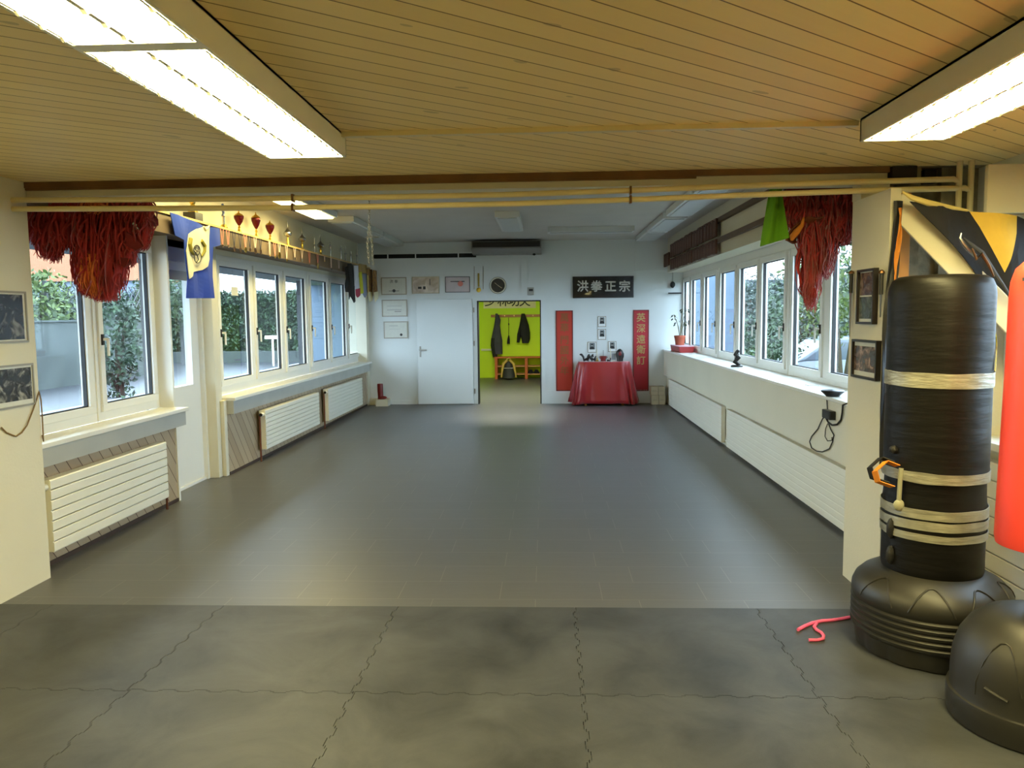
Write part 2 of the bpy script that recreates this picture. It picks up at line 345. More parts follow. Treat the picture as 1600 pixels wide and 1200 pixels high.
# left side: shelf lintel, upper wall, panel niches, post, pillar
struct('wall_left_upper', MB().box(-3.75, -3.5, 4.95, 14.5, 2.33, 3.15), WHITE)
struct('wall_left_lower', MB().box(-3.75, -3.36, 4.73, 6.84, 0, .83).box(-3.75, -3.36, 7.95, 14.3, 0, .80), DIAG)
struct('trim_10', MB().box(-3.5, -3.28, 4.74, 14.5, 2.395, 2.56), mat('fascia_brown_grey', rgb(118, 100, 80), .6, var=.12, vscale=5))
struct('trim_11', MB().box(-3.5, -3.265, 4.95, 14.5, 2.56, 2.58), mat('shelf_edge_wood', rgb(214, 180, 116), .5, var=.1, vscale=5))
struct('trim_12', MB().box(-3.50, -3.24, 4.735, 6.85, .825, .858), SILL, bevel=.005)
struct('trim_13', MB().box(-3.36, -3.26, 4.735, 6.82, .70, .825), SILLG)
struct('trim_14', MB().box(-3.50, -3.265, 7.955, 14.42, .79, .825), SILL, bevel=.005)
struct('trim_15', MB().box(-3.36, -3.285, 7.96, 14.3, .65, .79), SILLG)
struct('trim_16', MB().box(-3.37, -3.345, 6.80, 6.83, 0, .70).box(-3.60, -3.37, 6.83, 6.86, 0, 2.40), PVC)
struct('trim_17', MB().box(-3.63, -3.40, 7.80, 7.95, 0, 2.40).box(-3.40, -3.355, 7.88, 7.95, 0, .80), WHITE, bevel=.006)
struct('trim_18', MB().box(-3.75, -3.33, 14.3, 14.5, 0, 2.40).box(-3.33, -3.05, 14.4, 14.5, 0, .12), WHITE)
struct('baseboard_left', MB().box(-3.36, -3.35, 4.73, 6.8, 0, .03).box(-3.36, -3.35, 7.96, 14.3, 0, .03), mat('dark_skirting', rgb(60, 44, 34), .6, var=.2))
# right side
struct('wall_right_lower', MB().box(2.25, 2.75, 4.95, 14.5, 0, .525).box(2.19, 2.75, 4.95, 14.5, .525, .97), WHITE)
struct('wall_right_upper', MB().box(2.25, 2.75, 4.95, 14.5, 2.41, 3.15), WHITE)
struct('trim_19', MB().box(2.175, 2.56, 4.95, 14.47, .972, 1.0), SILL, bevel=.005)
struct('trim_20', MB().box(2.54, 2.75, 4.95, 14.5, 2.31, 2.41), PVC)
# changing room behind the doorway
struct('wall_lime', MB().box(-3.2, 1.6, 20.65, 20.8, 0, 2.7).box(-3.35, -3.2, 14.65, 20.8, 0, 2.7).box(1.6, 1.75, 14.65, 20.8, 0, 2.7), LIME)
struct('ceiling_changing_room', MB().box(-3.35, 1.75, 14.65, 20.8, 2.7, 2.8), WHITE)
cl = MB().box(-1.5, -.1, 15.4, 15.9, 2.62, 2.7); o = cl.build('added_ceiling_light', LAMPW); tag(o, 'unseen white ceiling light added to brighten the lime green changing room', 'lamp')  # light out of view, added to brighten the changing room
d = MB().box(-1.45, -.15, 15.43, 15.87, 2.612, 2.62).build('diffuser', emis('changing_room_added_light', (1, .95, .82), 20), o)
# eaves
struct('trim_21', MB().box(-4.9, -3.75, -3, 18, 2.33, 2.5), mat('eaves_soffit', rgb(120, 128, 134), .7, var=.1))

def window(idx, x0, sg, ya, yb, za, zb, panes, g0, g1, split=()):
    """fixed frame with tilting sashes, inner face at x0, sg = outward direction"""
    ex = sorted((x0, x0+sg*.07)); sw = .06; s0 = sorted((x0-sg*.02, x0+sg*.05))
    root = sgroup('window_%d' % idx, (x0, (ya+yb)/2, za))
    f = MB(); zt, zl = g1+sw, g0-sw
    f.box(*ex, ya, yb, zt, zb).box(*ex, ya, yb, za, zl)
    y = ya
    for a, b in panes:
        if a-sw > y: f.box(*ex, y, a-sw, zl, zt)
        y = b+sw
    if y < yb: f.box(*ex, y, yb, zl, zt)
    for q in split: f.box(*sorted((x0-sg*.012, x0+sg*.01)), q-.006, q+.006, za, zb)
    f.build('window_frame', PVC, root, bevel=.004)
    for a, b in panes:
        s = MB(); s.box(*s0, a-sw, b+sw, zl, g0).box(*s0, a-sw, b+sw, g1, zt).box(*s0, a-sw, a, g0, g1).box(*s0, b, b+sw, g0, g1)
        so = s.build('sash', PVC, root, bevel=.004)
        gx = sorted((x0+sg*.0, x0+sg*.03))
        k = MB(); t = .009; k.box(*gx, a, b, g0, g0+t).box(*gx, a, b, g1-t, g1).box(*gx, a, a+t, g0, g1).box(*gx, b-t, b, g0, g1)
        k.build('gasket', BLACK, so)
        MB().box(*sorted((x0+sg*.018, x0+sg*.024)), a+t, b-t, g0+t, g1-t).build('pane', GLASS, so)
        hz = 1.50; hy = a-sw/2
        h = MB(); h.box(*sorted((x0-sg*.032, x0-sg*.02)), hy-.014, hy+.014, hz-.045, hz+.04)
        ho = h.build('handle_plate', BLACK, so)
        h = MB(); h.box(*sorted((x0-sg*.075, x0-sg*.032)), hy-.009, hy+.009, hz-.01, hz+.01).box(*sorted((x0-sg*.075, x0-sg*.06)), hy-.01, hy+.012, hz-.13, hz+.01)
        h.build('handle', PVC, so, bevel=.003)
    return root
window(1, -3.5, -1, 4.74, 6.83, .86, 2.34, [(4.90, 5.74), (5.97, 6.72)], .99, 2.235, (5.855,))
window(2, -3.5, -1, 7.95, 14.45, .83, 2.34, [(8.21, 9.04), (9.25, 10.10), (10.33, 11.18), (11.46, 12.31), (12.53, 13.41), (13.63, 14.37)], .985, 2.22, (11.32,))
window(3, 2.55, 1, 4.95, 14.5, 1.0, 2.32, [(5.05, 5.90), (6.13, 7.03), (7.30, 8.11), (8.40, 9.25), (9.48, 10.30), (10.57, 11.41), (11.74, 12.57), (12.86, 13.66), (13.87, 14.42)], 1.11, 2.23, (5.98, 8.25, 11.57))
window(4, 2.66, 1, 3.1, 4.62, .92, 2.25, [(3.25, 3.80), (3.97, 4.50)], 1.05, 2.12, (3.885,))
# glazed outside door
dr = sgroup('door_1', (-3.56, 7.33, 0))
f = MB().box(-3.62, -3.50, 6.86, 6.90, 0, 2.395).box(-3.62, -3.50, 7.76, 7.80, 0, 2.395).box(-3.62, -3.50, 6.86, 7.80, 2.20, 2.395); f.build('door_frame', PVC, dr)
f = MB().box(-3.61, -3.54, 6.90, 7.76, .03, 1.0).box(-3.61, -3.54, 6.90, 7.00, 1.0, 2.2).box(-3.61, -3.54, 7.60, 7.76, 1.0, 2.2).box(-3.61, -3.54, 7.0, 7.6, 2.12, 2.2); f.build('door_leaf', PVC, dr)
MB().box(-3.60, -3.585, 7.0, 7.6, 1.0, 2.12).build('pane', GLASS, dr)
MB().box(-3.57, -3.55, 7.0, 7.6, 2.03, 2.12).build('roller_blind', SILLG, dr)
MB().box(-3.60, -3.52, 6.90, 7.78, 0, .028).build('threshold', PVC, dr)
# inner door leaf, folded back flat against the far wall
dl = sgroup('door_2', (-1.9, 14.45, 0))
MB().box(-2.40, -1.36, 14.40, 14.44, .01, 1.97).build('door_leaf', WALLG, dl, bevel=.003)
h = MB().box(-2.36, -2.33, 14.393, 14.40, .90, 1.10).box(-2.36, -2.34, 14.35, 14.393, 1.02, 1.045).box(-2.36, -2.22, 14.345, 14.358, 1.02, 1.045)
h.build('door_handle', STEEL, dl, bevel=.003)
for z in (.2, 1.1, 1.72): MB().box(-1.345, -1.325, 14.42, 14.45, z, z+.09).build('hinge', STEEL, dl)

# ------------------------------------------------------------------ ceiling lamps of the near room
def louvre_lamp(x0, x1, y0, y1, n_seg, label, rot=0, lit=True, ztop=2.5, h=.1, sm=None, name='louvre_ceiling_lamp', seglen=None):
    cx, cy = (x0+x1)/2, (y0+y1)/2
    t = thing(name, (cx, cy, ztop-h), label, 'ceiling lamp', 'louvred ceiling lamps of the near room' if lit else None)
    z0 = ztop-h
    hs = MB().box(x0, x0+.012, y0, y1, z0, ztop).box(x1-.012, x1, y0, y1, z0, ztop).box(x0, x1, y0, y0+.012, z0, ztop).box(x0, x1, y1-.012, y1, z0, ztop).box(x0, x1, y0, y1, ztop-.01, ztop)
    L = (y1-y0)/n_seg
    for k in range(1, n_seg): hs.box(x0+.0125, x1-.0125, y0+k*L-.03, y0+k*L+.03, z0+.001, z0+.03)
    hs.build('housing', LAMPW, t)
    em = emis('near_lamp_glow', LAMP_COL, LAMP_NEAR)
    for k in range(n_seg):
        a, b = y0+k*L+.035, y0+(k+1)*L-.035
        MB().box(x0+.014, x1-.014, a, b, z0+.001, z0+.03).build('diffuser', em, t)
        for e, w in ((cx, .007), (x0+.018, .004), (x1-.018, .004)):
            poly = [(a, z0+.0005)]
            for q in range(16):
                yy = a+(b-a)*(q+.5)/16; r_ = (b-a)/60
                poly += [(yy-r_*.55, z0), (yy, z0-.008), (yy+r_*.55, z0)]
            poly += [(b, z0+.0005)]
            MB().prism(poly, 'x', e-w, e+w).build('louvre', LAMPW, t)
    if rot:
        t.rotation_euler = (0, 0, rot)
    return t
louvre_lamp(-1.30, -.93, .66, 3.68, 2, 'long lit louvred ceiling lamp on the left of the plank ceiling')
louvre_lamp(1.395, 1.765, .56, 3.57, 2, 'long lit louvred ceiling lamp on the right, above the punching bags')

# ------------------------------------------------------------------ pipes under the beam
def pipe(prof, label, xe):
    P = [at('y', 4.60, x, y) for x, y in prof]; P[0].x = -3.2; zb = P[-1].z; P[-1].x = xe-.03
    t = MB(); t.tube(P+[Vector((xe, 4.60, zb-.02)), Vector((xe, 4.60, zb-.32))], .0165, 10)
    t.tube([(xe, 4.60, zb-.04), (xe, 4.60, 2.499)], .0165, 10)
    o = t.build('heating_pipe', PIPEY, smooth=True); tag(o, label, 'pipe')
    for px in (458, 985):
        y = interp(prof, px); p = at('y', 4.60, px, y)
        MB().box(p.x-.006, p.x+.006, 4.578, 4.622, p.z-.022, p.z+.022).build('pipe_clip', BRONZE, o)
def interp(tab, x):
    for (a, b), (c, d) in zip(tab, tab[1:]):
        if a <= x <= c: return b+(d-b)*(x-a)/(c-a)
    return tab[0][1] if x < tab[0][0] else tab[-1][1]
pipe([(2, 313), (200, 312), (400, 310.5), (600, 308), (800, 304), (1000, 297), (1200, 289), (1350, 284), (1490, 280)], 'upper of the two cream heating pipes under the white beam', 2.36)
pipe([(2, 327), (200, 326), (400, 325), (600, 322.5), (800, 318.5), (1000, 311.5), (1200, 303.5), (1350, 298), (1508, 294)], 'lower of the two cream heating pipes under the white beam', 2.425)
#PART3
# ------------------------------------------------------------------ rubber puzzle mats
def edge(p, q, amp=.009, per=.07):
    """toothed edge from p to q"""
    p = Vector(p); q = Vector(q); d = q-p; L = d.length; d /= L; n = Vector((-d.y, d.x)); out = [p]
    k = int(L/per); 
    for i in range(k):
        s = L*(i+.5)/k; sg = 1 if i % 2 == 0 else -1; w = per*.36; w2 = per*.44
        out += [p+d*(s-w)+n*0, p+d*(s-w2)+n*amp*sg, p+d*(s+w2)+n*amp*sg, p+d*(s+w)+n*0]
    return out
GX = [-3.2, -2.865, -1.86, -.855, .15, 1.155, 2.16, 2.6]; GY = [4.235, 3.225, 2.22, 1.215]
def matlabel(i, j):
    r = ['front row by the tiles', 'second row', 'third row'][j]
    c = ['strip against left wall', 'second from left wall', 'third from left wall', 'fourth from left wall', 'fifth from left wall', 'sixth from left wall', 'against right wall'][i]
    return 'scuffed rubber puzzle mat, %s, %s' % (r, c)
def mats():
    for i in range(7):
        for j in range(3):
            x0, x1, y1, y0 = GX[i], GX[i+1], GY[j], GY[j+1]
            if i == 0: x0 += .004
            if i == 6: x1 -= .004
            def E(p, q, on, rev=False):
                if not on: return [Vector(p)]
                if rev: l = edge(q, p); l.append(Vector(p+(0,)[:0])); return list(reversed(l))[:-1] if False else [Vector(p)]+list(reversed(edge(q, p)))[:-1]
                return edge(p, q)
            poly = []
            poly += E((x0, y0), (x1, y0), j < 2)                 # near edge
            poly += E((x1, y0), (x1, y1), i < 6)                 # right edge
            poly += E((x1, y1), (x0, y1), j > 0, rev=True)       # far edge
            poly += E((x0, y1), (x0, y0), i > 0, rev=True)       # left edge
            cx, cy = (x0+x1)/2, (y0+y1)/2; g = .0014
            P = [(cx+(p.x-cx)*(1-2*g/(x1-x0)), cy+(p.y-cy)*(1-2*g/(y1-y0))) for p in poly]
            o = MB().prism(P, 'z', 0, .014).build('rubber_mat', RUB)
            tag(o, matlabel(i, j), 'mat', 'rubber puzzle mats')
mats()

# ------------------------------------------------------------------ punching bags
VINYL = mat('black_vinyl', rgb(15, 14, 13), .46, var=.25, vscale=6, bump=.2, bscale=4, bstretch=(1, 1, 6), spec=.22)
PLAST = mat('black_plastic', rgb(36, 35, 32), .46, var=.15, vscale=5)
TAPE = mat('duct_tape', rgb(158, 156, 142), .38, metal=.35, var=.3, vscale=9, bump=.25, bscale=7, bstretch=(1.5, 1.5, 8))
def prof_r(prof, z):
    best = prof[0][0]
    for (r0_, z0_), (r1_, z1_) in zip(prof, prof[1:]):
        if z0_ <= z <= z1_: best = r0_+(r1_-r0_)*(z-z0_)/max(1e-6, z1_-z0_)
    return best
def bag1():
    c = (1.863, 3.754, 0.0)
    t = thing('punching_bag', (c[0], c[1], .014), 'tall black freestanding punching bag wrapped in grey tape', 'punching bag')
    prof = [(.30, .016), (.325, .02), (.333, .06), (.335, .10)]
    for k in range(5): z = .115+k*.03; prof += [(.352, z), (.354, z+.012), (.343, z+.02), (.345, z+.027)]
    prof += [(.353, .275), (.350, .31), (.335, .345), (.305, .375), (.26, .40), (.225, .415), (.1, .42)]
    def wob(r, z, a): return r - (.010*max(0, math.sin(a*14))**2 if z < .105 else 0)
    MB().lathe(prof, c, 84, wob=wob).build('base', PLAST, t, smooth=True)
    for a0 in (-2.75, -2.0, -1.3, -.6):   # raised arches moulded on the shoulder
        pts = []
        for k in range(17):
            u = -1+k/8; a = a0+u*.27; h = 1-abs(u)**2.2; z = .285+.105*h; r = prof_r(prof, z)
            pts.append((c[0]+r*math.cos(a), c[1]+r*math.sin(a), z+.002))
        MB().tube(pts, .0045, 6).build('moulded_rib', PLAST, t, smooth=True)
    R = .2235
    def wb(r, z, a): return r*(1+.007*noise.noise(Vector((math.cos(a)*1.6, math.sin(a)*1.6, z*4))))
    MB().lathe([(R-.03, .41), (R-.004, .415), (R, .43)]+[(R, .45+.04*k) for k in range(8)]+[(R-.004, .79), (R-.006, .86), (R, .90)], c, 64, wob=wb).build('lower_pad', VINYL, t, smooth=True)
    p = [(R-.01, .90), (R+.004, .91)]+[(R+.002, .93+.05*k) for k in range(17)]+[(R-.003, 1.765), (R-.015, 1.795), (R-.04, 1.812), (R-.09, 1.818), (.01, 1.82)]
    MB().lathe(p, c, 64, wob=wb).build('upper_pad', VINYL, t, smooth=True)
    def band(z0, z1, tilt=0, n=80, r=R+.006, ph=0, gap=None):
        def fn(u, v):
            a = -PI+2*PI*u; z = z0+(z1-z0)*v+tilt*math.sin(a+ph)+.004*noise.noise(Vector((a*2, v*2, z0*9)))
            rr = r+.0016*noise.noise(Vector((a*5, z*30, 0)))
            return Vector((c[0]+rr*math.cos(a), c[1]+rr*math.sin(a), z))
        return MB().sheet(fn, n, 4, .003)
    band(1.305, 1.372, .003).build('tape_band', TAPE, t, smooth=True)
    band(.868, .915, .006).build('tape_band', TAPE, t, smooth=True)
    band(.697, .743, .003).build('tape_band', TAPE, t, smooth=True)
    band(.640, .682, -.004).build('tape_band', TAPE, t, smooth=True)
    band(.592, .628, .003).build('tape_band', TAPE, t, smooth=True)
    # yellow crescent printed on the right of the upper pad
    YE = mat('yellow_print', rgb(205, 195, 20), .4, var=.1)
    def cres(u, v):
        z = 1.375+.20*u; a = math.radians(-32)+.42*u*u - .0 + (v-.5)*.17*(1-u)**.7 ; rr = R+.008
        return Vector((c[0]+rr*math.cos(a), c[1]+rr*math.sin(a), z))
    MB().sheet(cres, 14, 4, .002).build('crescent_mark', YE, t, smooth=True)
    # buckle strap with orange and black webbing sticking out on the left
    pts = [(c[0]-.22, c[1]-.10, .93), (c[0]-.27, c[1]-.09, .95), (c[0]-.315, c[1]-.08, .90), (c[0]-.30, c[1]-.08, .85), (c[0]-.24, c[1]-.10, .83)]
    def strap(u, v):
        k = u*4; i = min(3, int(k)); f = k-i; p0 = Vector(pts[i]); p1 = Vector(pts[i+1]); p = p0.lerp(p1, f); return p+Vector((.006, -.015, 0))*(v-.5)*2+Vector((0, 0, .012))*(v-.5)
    MB().sheet(strap, 16, 3, .004).build('strap_loop', mat('orange_webbing', rgb(214, 130, 30), .7, var=.1), t)
    def strap2(u, v): return strap(u, v)+Vector((-.012, .03, .012))
    MB().sheet(strap2, 16, 3, .004).build('strap_loop', BLACK, t)
    MB().tube([(c[0]-.205, c[1]-.105, .92), (c[0]-.21, c[1]-.11, .86), (c[0]-.212, c[1]-.108, .76)], .011, 8).build('strap_end', mat('pale_strap', rgb(150, 150, 130), .5, var=.2), t, smooth=True)
    MB().blob((c[0]-.212, c[1]-.11, .745), (.026, .014, .028), 8).build('strap_buckle', mat('pale_strap', rgb(150, 150, 130), .5), t, smooth=True)
    for z, h in ((1.0, .02), (.62, .05), (.49, .045)): MB().blob((c[0]-.222, c[1]-.06, z), (.02, .02, h), 8, .3, z).build('strap_tab', BLACK, t, smooth=True)
bag1()
def bag2():
    c = (1.937, 3.05, 0.0)
    t = thing('punching_bag', (c[0], c[1], .014), 'bright red freestanding punching bag on black domed base, at the right edge', 'punching bag')
    RV = mat('red_vinyl', rgb(228, 66, 52), .38, var=.04, vscale=4)
    prof = [(.295, .016), (.306, .02), (.310, .06), (.311, .115), (.309, .125), (.300, .128), (.298, .135), (.298, .20), (.292, .27), (.272, .34), (.235, .40), (.18, .445), (.12, .468), (.05, .475)]
    MB().lathe(prof, c, 80).build('base', PLAST, t, smooth=True)
    def ptat(a, r, z): return (c[0]+r*math.cos(a), c[1]+r*math.sin(a), z)
    for a0 in (-2.55, -1.75):
        pts = [ptat(a0-.28, prof_r(prof, .17), .17)]
        for k in range(9): u = -1+k/4; h = 1-abs(u)**2.4; z_ = .22+.17*h; pts.append(ptat(a0+u*.28, prof_r(prof, z_), z_))
        MB().tube(pts, .004, 6).build('moulded_rib', PLAST, t, smooth=True)
        MB().tube([ptat(a0-.14+.04*k, .300, .215-.003*k) for k in range(8)], .006, 6).build('moulded_grip', PLAST, t, smooth=True)
    MB().lathe([(.05, .46), (.045, .50)]+[(.038+.012*(k % 2), .505+.016*k) for k in range(16)]+[(.04, .78)], c, 32).build('spring_neck', BLACKG, t, smooth=True)
    MB().box(c[0]-.075, c[0]-.045, c[1]-.075, c[1]-.035, .46, .52).build('neck_bolt', STEEL, t, bevel=.008)
    MB().lathe([(.06, .72), (.13, .722), (.158, .732), (.163, .76), (.160, .95), (.155, 1.2), (.151, 1.45), (.149, 1.70), (.145, 1.76), (.13, 1.81), (.10, 1.84), (.02, 1.85)], c, 64).build('pad', RV, t, smooth=True)
    MB().bar((c[0]-.149, c[1]-.045, 1.765), (c[0]-.10, c[1]-.125, 1.775), .006, .014).build('seam_tab', GREYD, t)
bag2()
# pink rope on the mat
PINK = mat('pink_rope', rgb(238, 100, 150), .7, var=.1, vscale=30)
o = MB().tube([at('z', .022, x, y) for x, y in ((1247, 984), (1258, 978), (1270, 973), (1285, 970), (1300, 969), (1314, 967), (1330, 964))], .009, 8).build('rope', PINK, smooth=True)
tag(o, 'pink jump rope end on the rubber mat by the bag base', 'rope')
MB().tube([at('z', .022, x, y) for x, y in ((1276, 974), (1272, 979), (1276, 984), (1283, 988), (1287, 993), (1286, 998), (1278, 1000), (1264, 1000))], .008, 8).build('rope_end', PINK, o, smooth=True)

# ------------------------------------------------------------------ pictures on the near side walls
def photo_mat(name, c1, c2, c3, sc=14):
    if name in _mats: return _mats[name]
    m = bpy.data.materials.new(name); m.use_nodes = True; nt = m.node_tree; N = nt.nodes; L = nt.links; b = N['Principled BSDF']; b.inputs['Roughness'].default_value = .25
    tc = N.new('ShaderNodeTexCoord'); nz = N.new('ShaderNodeTexNoise'); nz.inputs['Scale'].default_value = sc; nz.inputs['Detail'].default_value = 6; nz.inputs['Distortion'].default_value = 1
    L.new(tc.outputs['Object'], nz.inputs[0]); cr = N.new('ShaderNodeValToRGB'); e = cr.color_ramp.elements
    e[0].position = .38; e[0].color = (*c1, 1); e[1].position = .66; e[1].color = (*c3, 1); k = e.new(.52); k.color = (*c2, 1)
    L.new(nz.outputs['Fac'], cr.inputs[0]); L.new(cr.outputs[0], b.inputs['Base Color']); _mats[name] = m; return m
BW = photo_mat('old_photograph', rgb(24, 24, 24), rgb(50, 50, 48), rgb(150, 148, 140))
def side_frame(x, sg, ya, yb, za, zb, fm, label, pics, border=.018, depth=.025, cat='picture'):
    """frame on a wall x = const, room on side sg; pics: list of (y0,y1,z0,z1,mat) fractions"""
    t = thing('picture_frame', (x, (ya+yb)/2, za), label, cat)
    X = lambda a, b: sorted((x+sg*a, x+sg*b))
    f = MB(); b = border
    f.box(*X(0, depth), ya, yb, za, za+b).box(*X(0, depth), ya, yb, zb-b, zb).box(*X(0, depth), ya, ya+b, za+b, zb-b).box(*X(0, depth), yb-b, yb, za+b, zb-b)
    f.build('frame', fm, t)
    MB().box(*X(.001, depth*.5), ya+b, yb-b, za+b, zb-b).build('mount', PAPER, t)
    for (u0, u1, v0, v1, m) in pics:
        Y = lambda u: ya+b+(yb-ya-2*b)*u; Z = lambda v: za+b+(zb-za-2*b)*v
        MB().box(*X(depth*.5, depth*.5+.002), Y(u0), Y(u1), Z(v0), Z(v1)).build('photograph', m, t)
    return t
SILF = mat('silver_frame', rgb(150, 144, 130), .4, metal=.4)
side_frame(-3.2, 1, 4.20, 4.655, 1.52, 1.83, SILF, 'dark photograph in a thin grey frame, upper of two on the left wall', [(0, .95, .03, .97, photo_mat('dark_photograph', rgb(14, 14, 16), rgb(34, 34, 36), rgb(120, 118, 112), 10))], .012, .012)
side_frame(-3.2, 1, 4.26, 4.68, 1.13, 1.39, SILF, 'black and white group photograph in grey frame, lower of two on left wall', [(0, .97, .12, .95, BW)], .012, .012)
BRN = photo_mat('warm_photograph', rgb(60, 50, 44), rgb(104, 84, 70), rgb(170, 136, 112), 20); GRN = photo_mat('green_photograph', rgb(50, 56, 50), rgb(76, 84, 76), rgb(110, 112, 104), 14)
DRP = photo_mat('red_brown_photograph', rgb(56, 40, 34), rgb(88, 66, 56), rgb(128, 108, 96), 16)
BFR = mat('black_frame', rgb(26, 18, 16), .35, var=.1)
side_frame(1.86, -1, 4.44, 4.675, 1.58, 1.895, BFR, 'tall black frame with two stacked photographs on the right pier', [(.04, .96, .53, .98, DRP), (.04, .96, .06, .50, GRN)], .014, .03)
side_frame(1.86, -1, 4.375, 4.725, 1.265, 1.49, BFR, 'black framed colour group photograph on right pier, below the tall frame', [(.02, .98, .14, .88, BRN)], .014, .03)
# wrapped-handle daggers hanging on the pier
for (y, zt, zb_, lab) in ((4.79, 1.90, 1.50, 'dagger with black wrapped handle hanging beside the window, left of frames'), (4.365, 1.88, 1.62, 'dagger with black wrapped handle hanging right of the two-photo frame')):
    t = thing('dagger', (1.845, y, zb_), lab, 'dagger', 'daggers on the right pier')
    MB().tube([(1.843, y, zt-.135), (1.843, y, zt-.02)], .012, 8).build('handle', BLACK, t)
    MB().tube([(1.843, y-.001, zt-.02), (1.843, y, zt-.008), (1.843, y, zt)], [.018, .015, .006], 8).build('pommel', BRONZE, t)
    MB().prism([(y-.012, zt-.135), (y+.012, zt-.135), (y+.006, zb_+.05), (y, zb_)], 'x', 1.840, 1.846).build('blade', STEEL, t)
# cord hanging from a nail under the left pictures
o = MB().tube([at('x', -3.19, x, y) for x, y in ((2, 668), (10, 676), (20, 680), (25, 682), (34, 676), (42, 665), (52, 640), (61, 612), (64, 625), (66, 650), (67, 672), (68, 690), (66, 680))], .0045, 6).build('cord', mat('twine', rgb(130, 104, 62), .8, var=.3, vscale=40), smooth=True)
tag(o, 'thin brown cord looped from a nail below the left wall photographs', 'cord')

# ------------------------------------------------------------------ right pier corner: brace, timber, banner, flag, hook
o = MB().bar(at('y', 4.40, 1398, 314), at('y', 4.14, 1602, 522), .07, .125).build('diagonal_brace', WHITE, bevel=.004)
tag(o, 'cream diagonal timber brace from the pier top down behind the bags', 'brace')
o = MB().box(2.06, 2.125, 4.66, 4.72, 0, 2.34).build('timber_post', ORWOOD, bevel=.003); tag(o, 'upright orange pine post between the pier and the concrete', 'post')
def banner(u, v):
    p0 = at('y', 4.30, 1392+6*v*(1-u)+(1383-1392)*u+6*v, 322+440*u); return p0+Vector((.0, .02*math.sin(u*14+v*3), 0))+Vector((.05*v, 0, 0))
bt = MB().sheet(lambda u, v: Vector((1.866-.036*min(1, u*2)+.048*v+.005*math.sin(u*9), 4.295-.012*math.sin(u*13+v*4), 2.24-1.45*u)), 30, 4, .008).build('hanging_banner', BLACK, smooth=True)
tag(bt, 'long narrow black and orange cloth hanging down the pier front edge', 'banner')
MB().sheet(lambda u, v: Vector((1.884-.018*u+.016*v+.005*math.sin(u*9), 4.274-.012*math.sin(u*13+v*4), 2.20-.62*u)), 16, 3, .006).build('orange_stripe', mat('orange_cloth', rgb(196, 122, 36), .8, var=.2), bt, smooth=True)
# flag
FY = 4.18
def fpoly(pts, th=.006, off=0): return [(at('y', FY, x, y).x, at('y', FY, x, y).z) for x, y in pts]
BK = mat('flag_black', rgb(24, 23, 26), .85, var=.25, vscale=5); YL = mat('flag_yellow', rgb(218, 180, 66), .8, var=.15, vscale=6)
fl = thing('flag', at('y', FY, 1520, 430), 'black and yellow flag draped below the white wall box', 'flag')
def fold(poly, nm, m, off=0):
    # triangulated grid with gentle folds
    o = MB().prism(poly, 'y', FY-.004+off, FY+.004+off).build(nm, m, fl)
    bm = bmesh.new(); bm.from_mesh(o.data); bmesh.ops.triangulate(bm, faces=bm.faces); bmesh.ops.subdivide_edges(bm, edges=bm.edges, cuts=5, use_grid_fill=True)
    for v in bm.verts: v.co.y += .018*math.sin(v.co.x*22+v.co.z*7)
    bm.to_mesh(o.data); bm.free()
fold(fpoly([(1424, 314), (1470, 322), (1517, 330), (1532, 354), (1548, 385), (1568, 426), (1580, 460), (1578, 512), (1556, 470), (1520, 420), (1470, 365)]), 'black_field', BK)
fold(fpoly([(1517, 330), (1590, 337), (1587, 365), (1576, 405), (1568, 426), (1548, 385), (1532, 354)]), 'yellow_field', YL)
fold(fpoly([(1590, 337), (1604, 342), (1640, 348), (1640, 520), (1585, 520), (1580, 460), (1568, 426), (1576, 405), (1587, 365)]), 'black_field', BK)
MB().tube([at('y', FY-.01, x, y) for x, y in ((1410, 300), (1425, 309), (1450, 317), (1480, 323), (1512, 329))], [.006, .014, .016, .012, .006], 8).build('rolled_hem', mat('pale_hem', rgb(196, 178, 110), .8, var=.2), fl, smooth=True)
hk = thing('hook_blade', at('y', 4.02, 1550, 430), 'dark curved hook-shaped blade hanging in front of the flag', 'weapon')
MB().tube([at('y', 4.04, x, y) for x, y in ((1502, 364), (1500, 372), (1505, 380), (1514, 390), (1524, 400))], [.004, .007, .010, .013, .010], 8).build('blade', STEEL, hk, smooth=True)
MB().tube([at('y', 4.02, x, y) for x, y in ((1506, 372), (1520, 384), (1534, 395), (1545, 412), (1556, 430), (1568, 446), (1578, 464))], [.004, .010, .013, .012, .012, .008, .008], 8).build('shaft', GREYD, hk, smooth=True)
MB().tube([at('y', 4.0, x, y) for x, y in ((1519, 388), (1526, 405), (1534, 396), (1545, 414), (1553, 432))], [.004, .008, .008, .008, .004], 8).build('guard', BRONZE, hk, smooth=True)
# white box under the ceiling
o = MB().box(2.345, 2.598, 4.28, 4.315, 2.165, 2.42).build('wall_box', WHITE, bevel=.004); tag(o, 'plain white wall box fixed under the ceiling, top right corner', 'box')
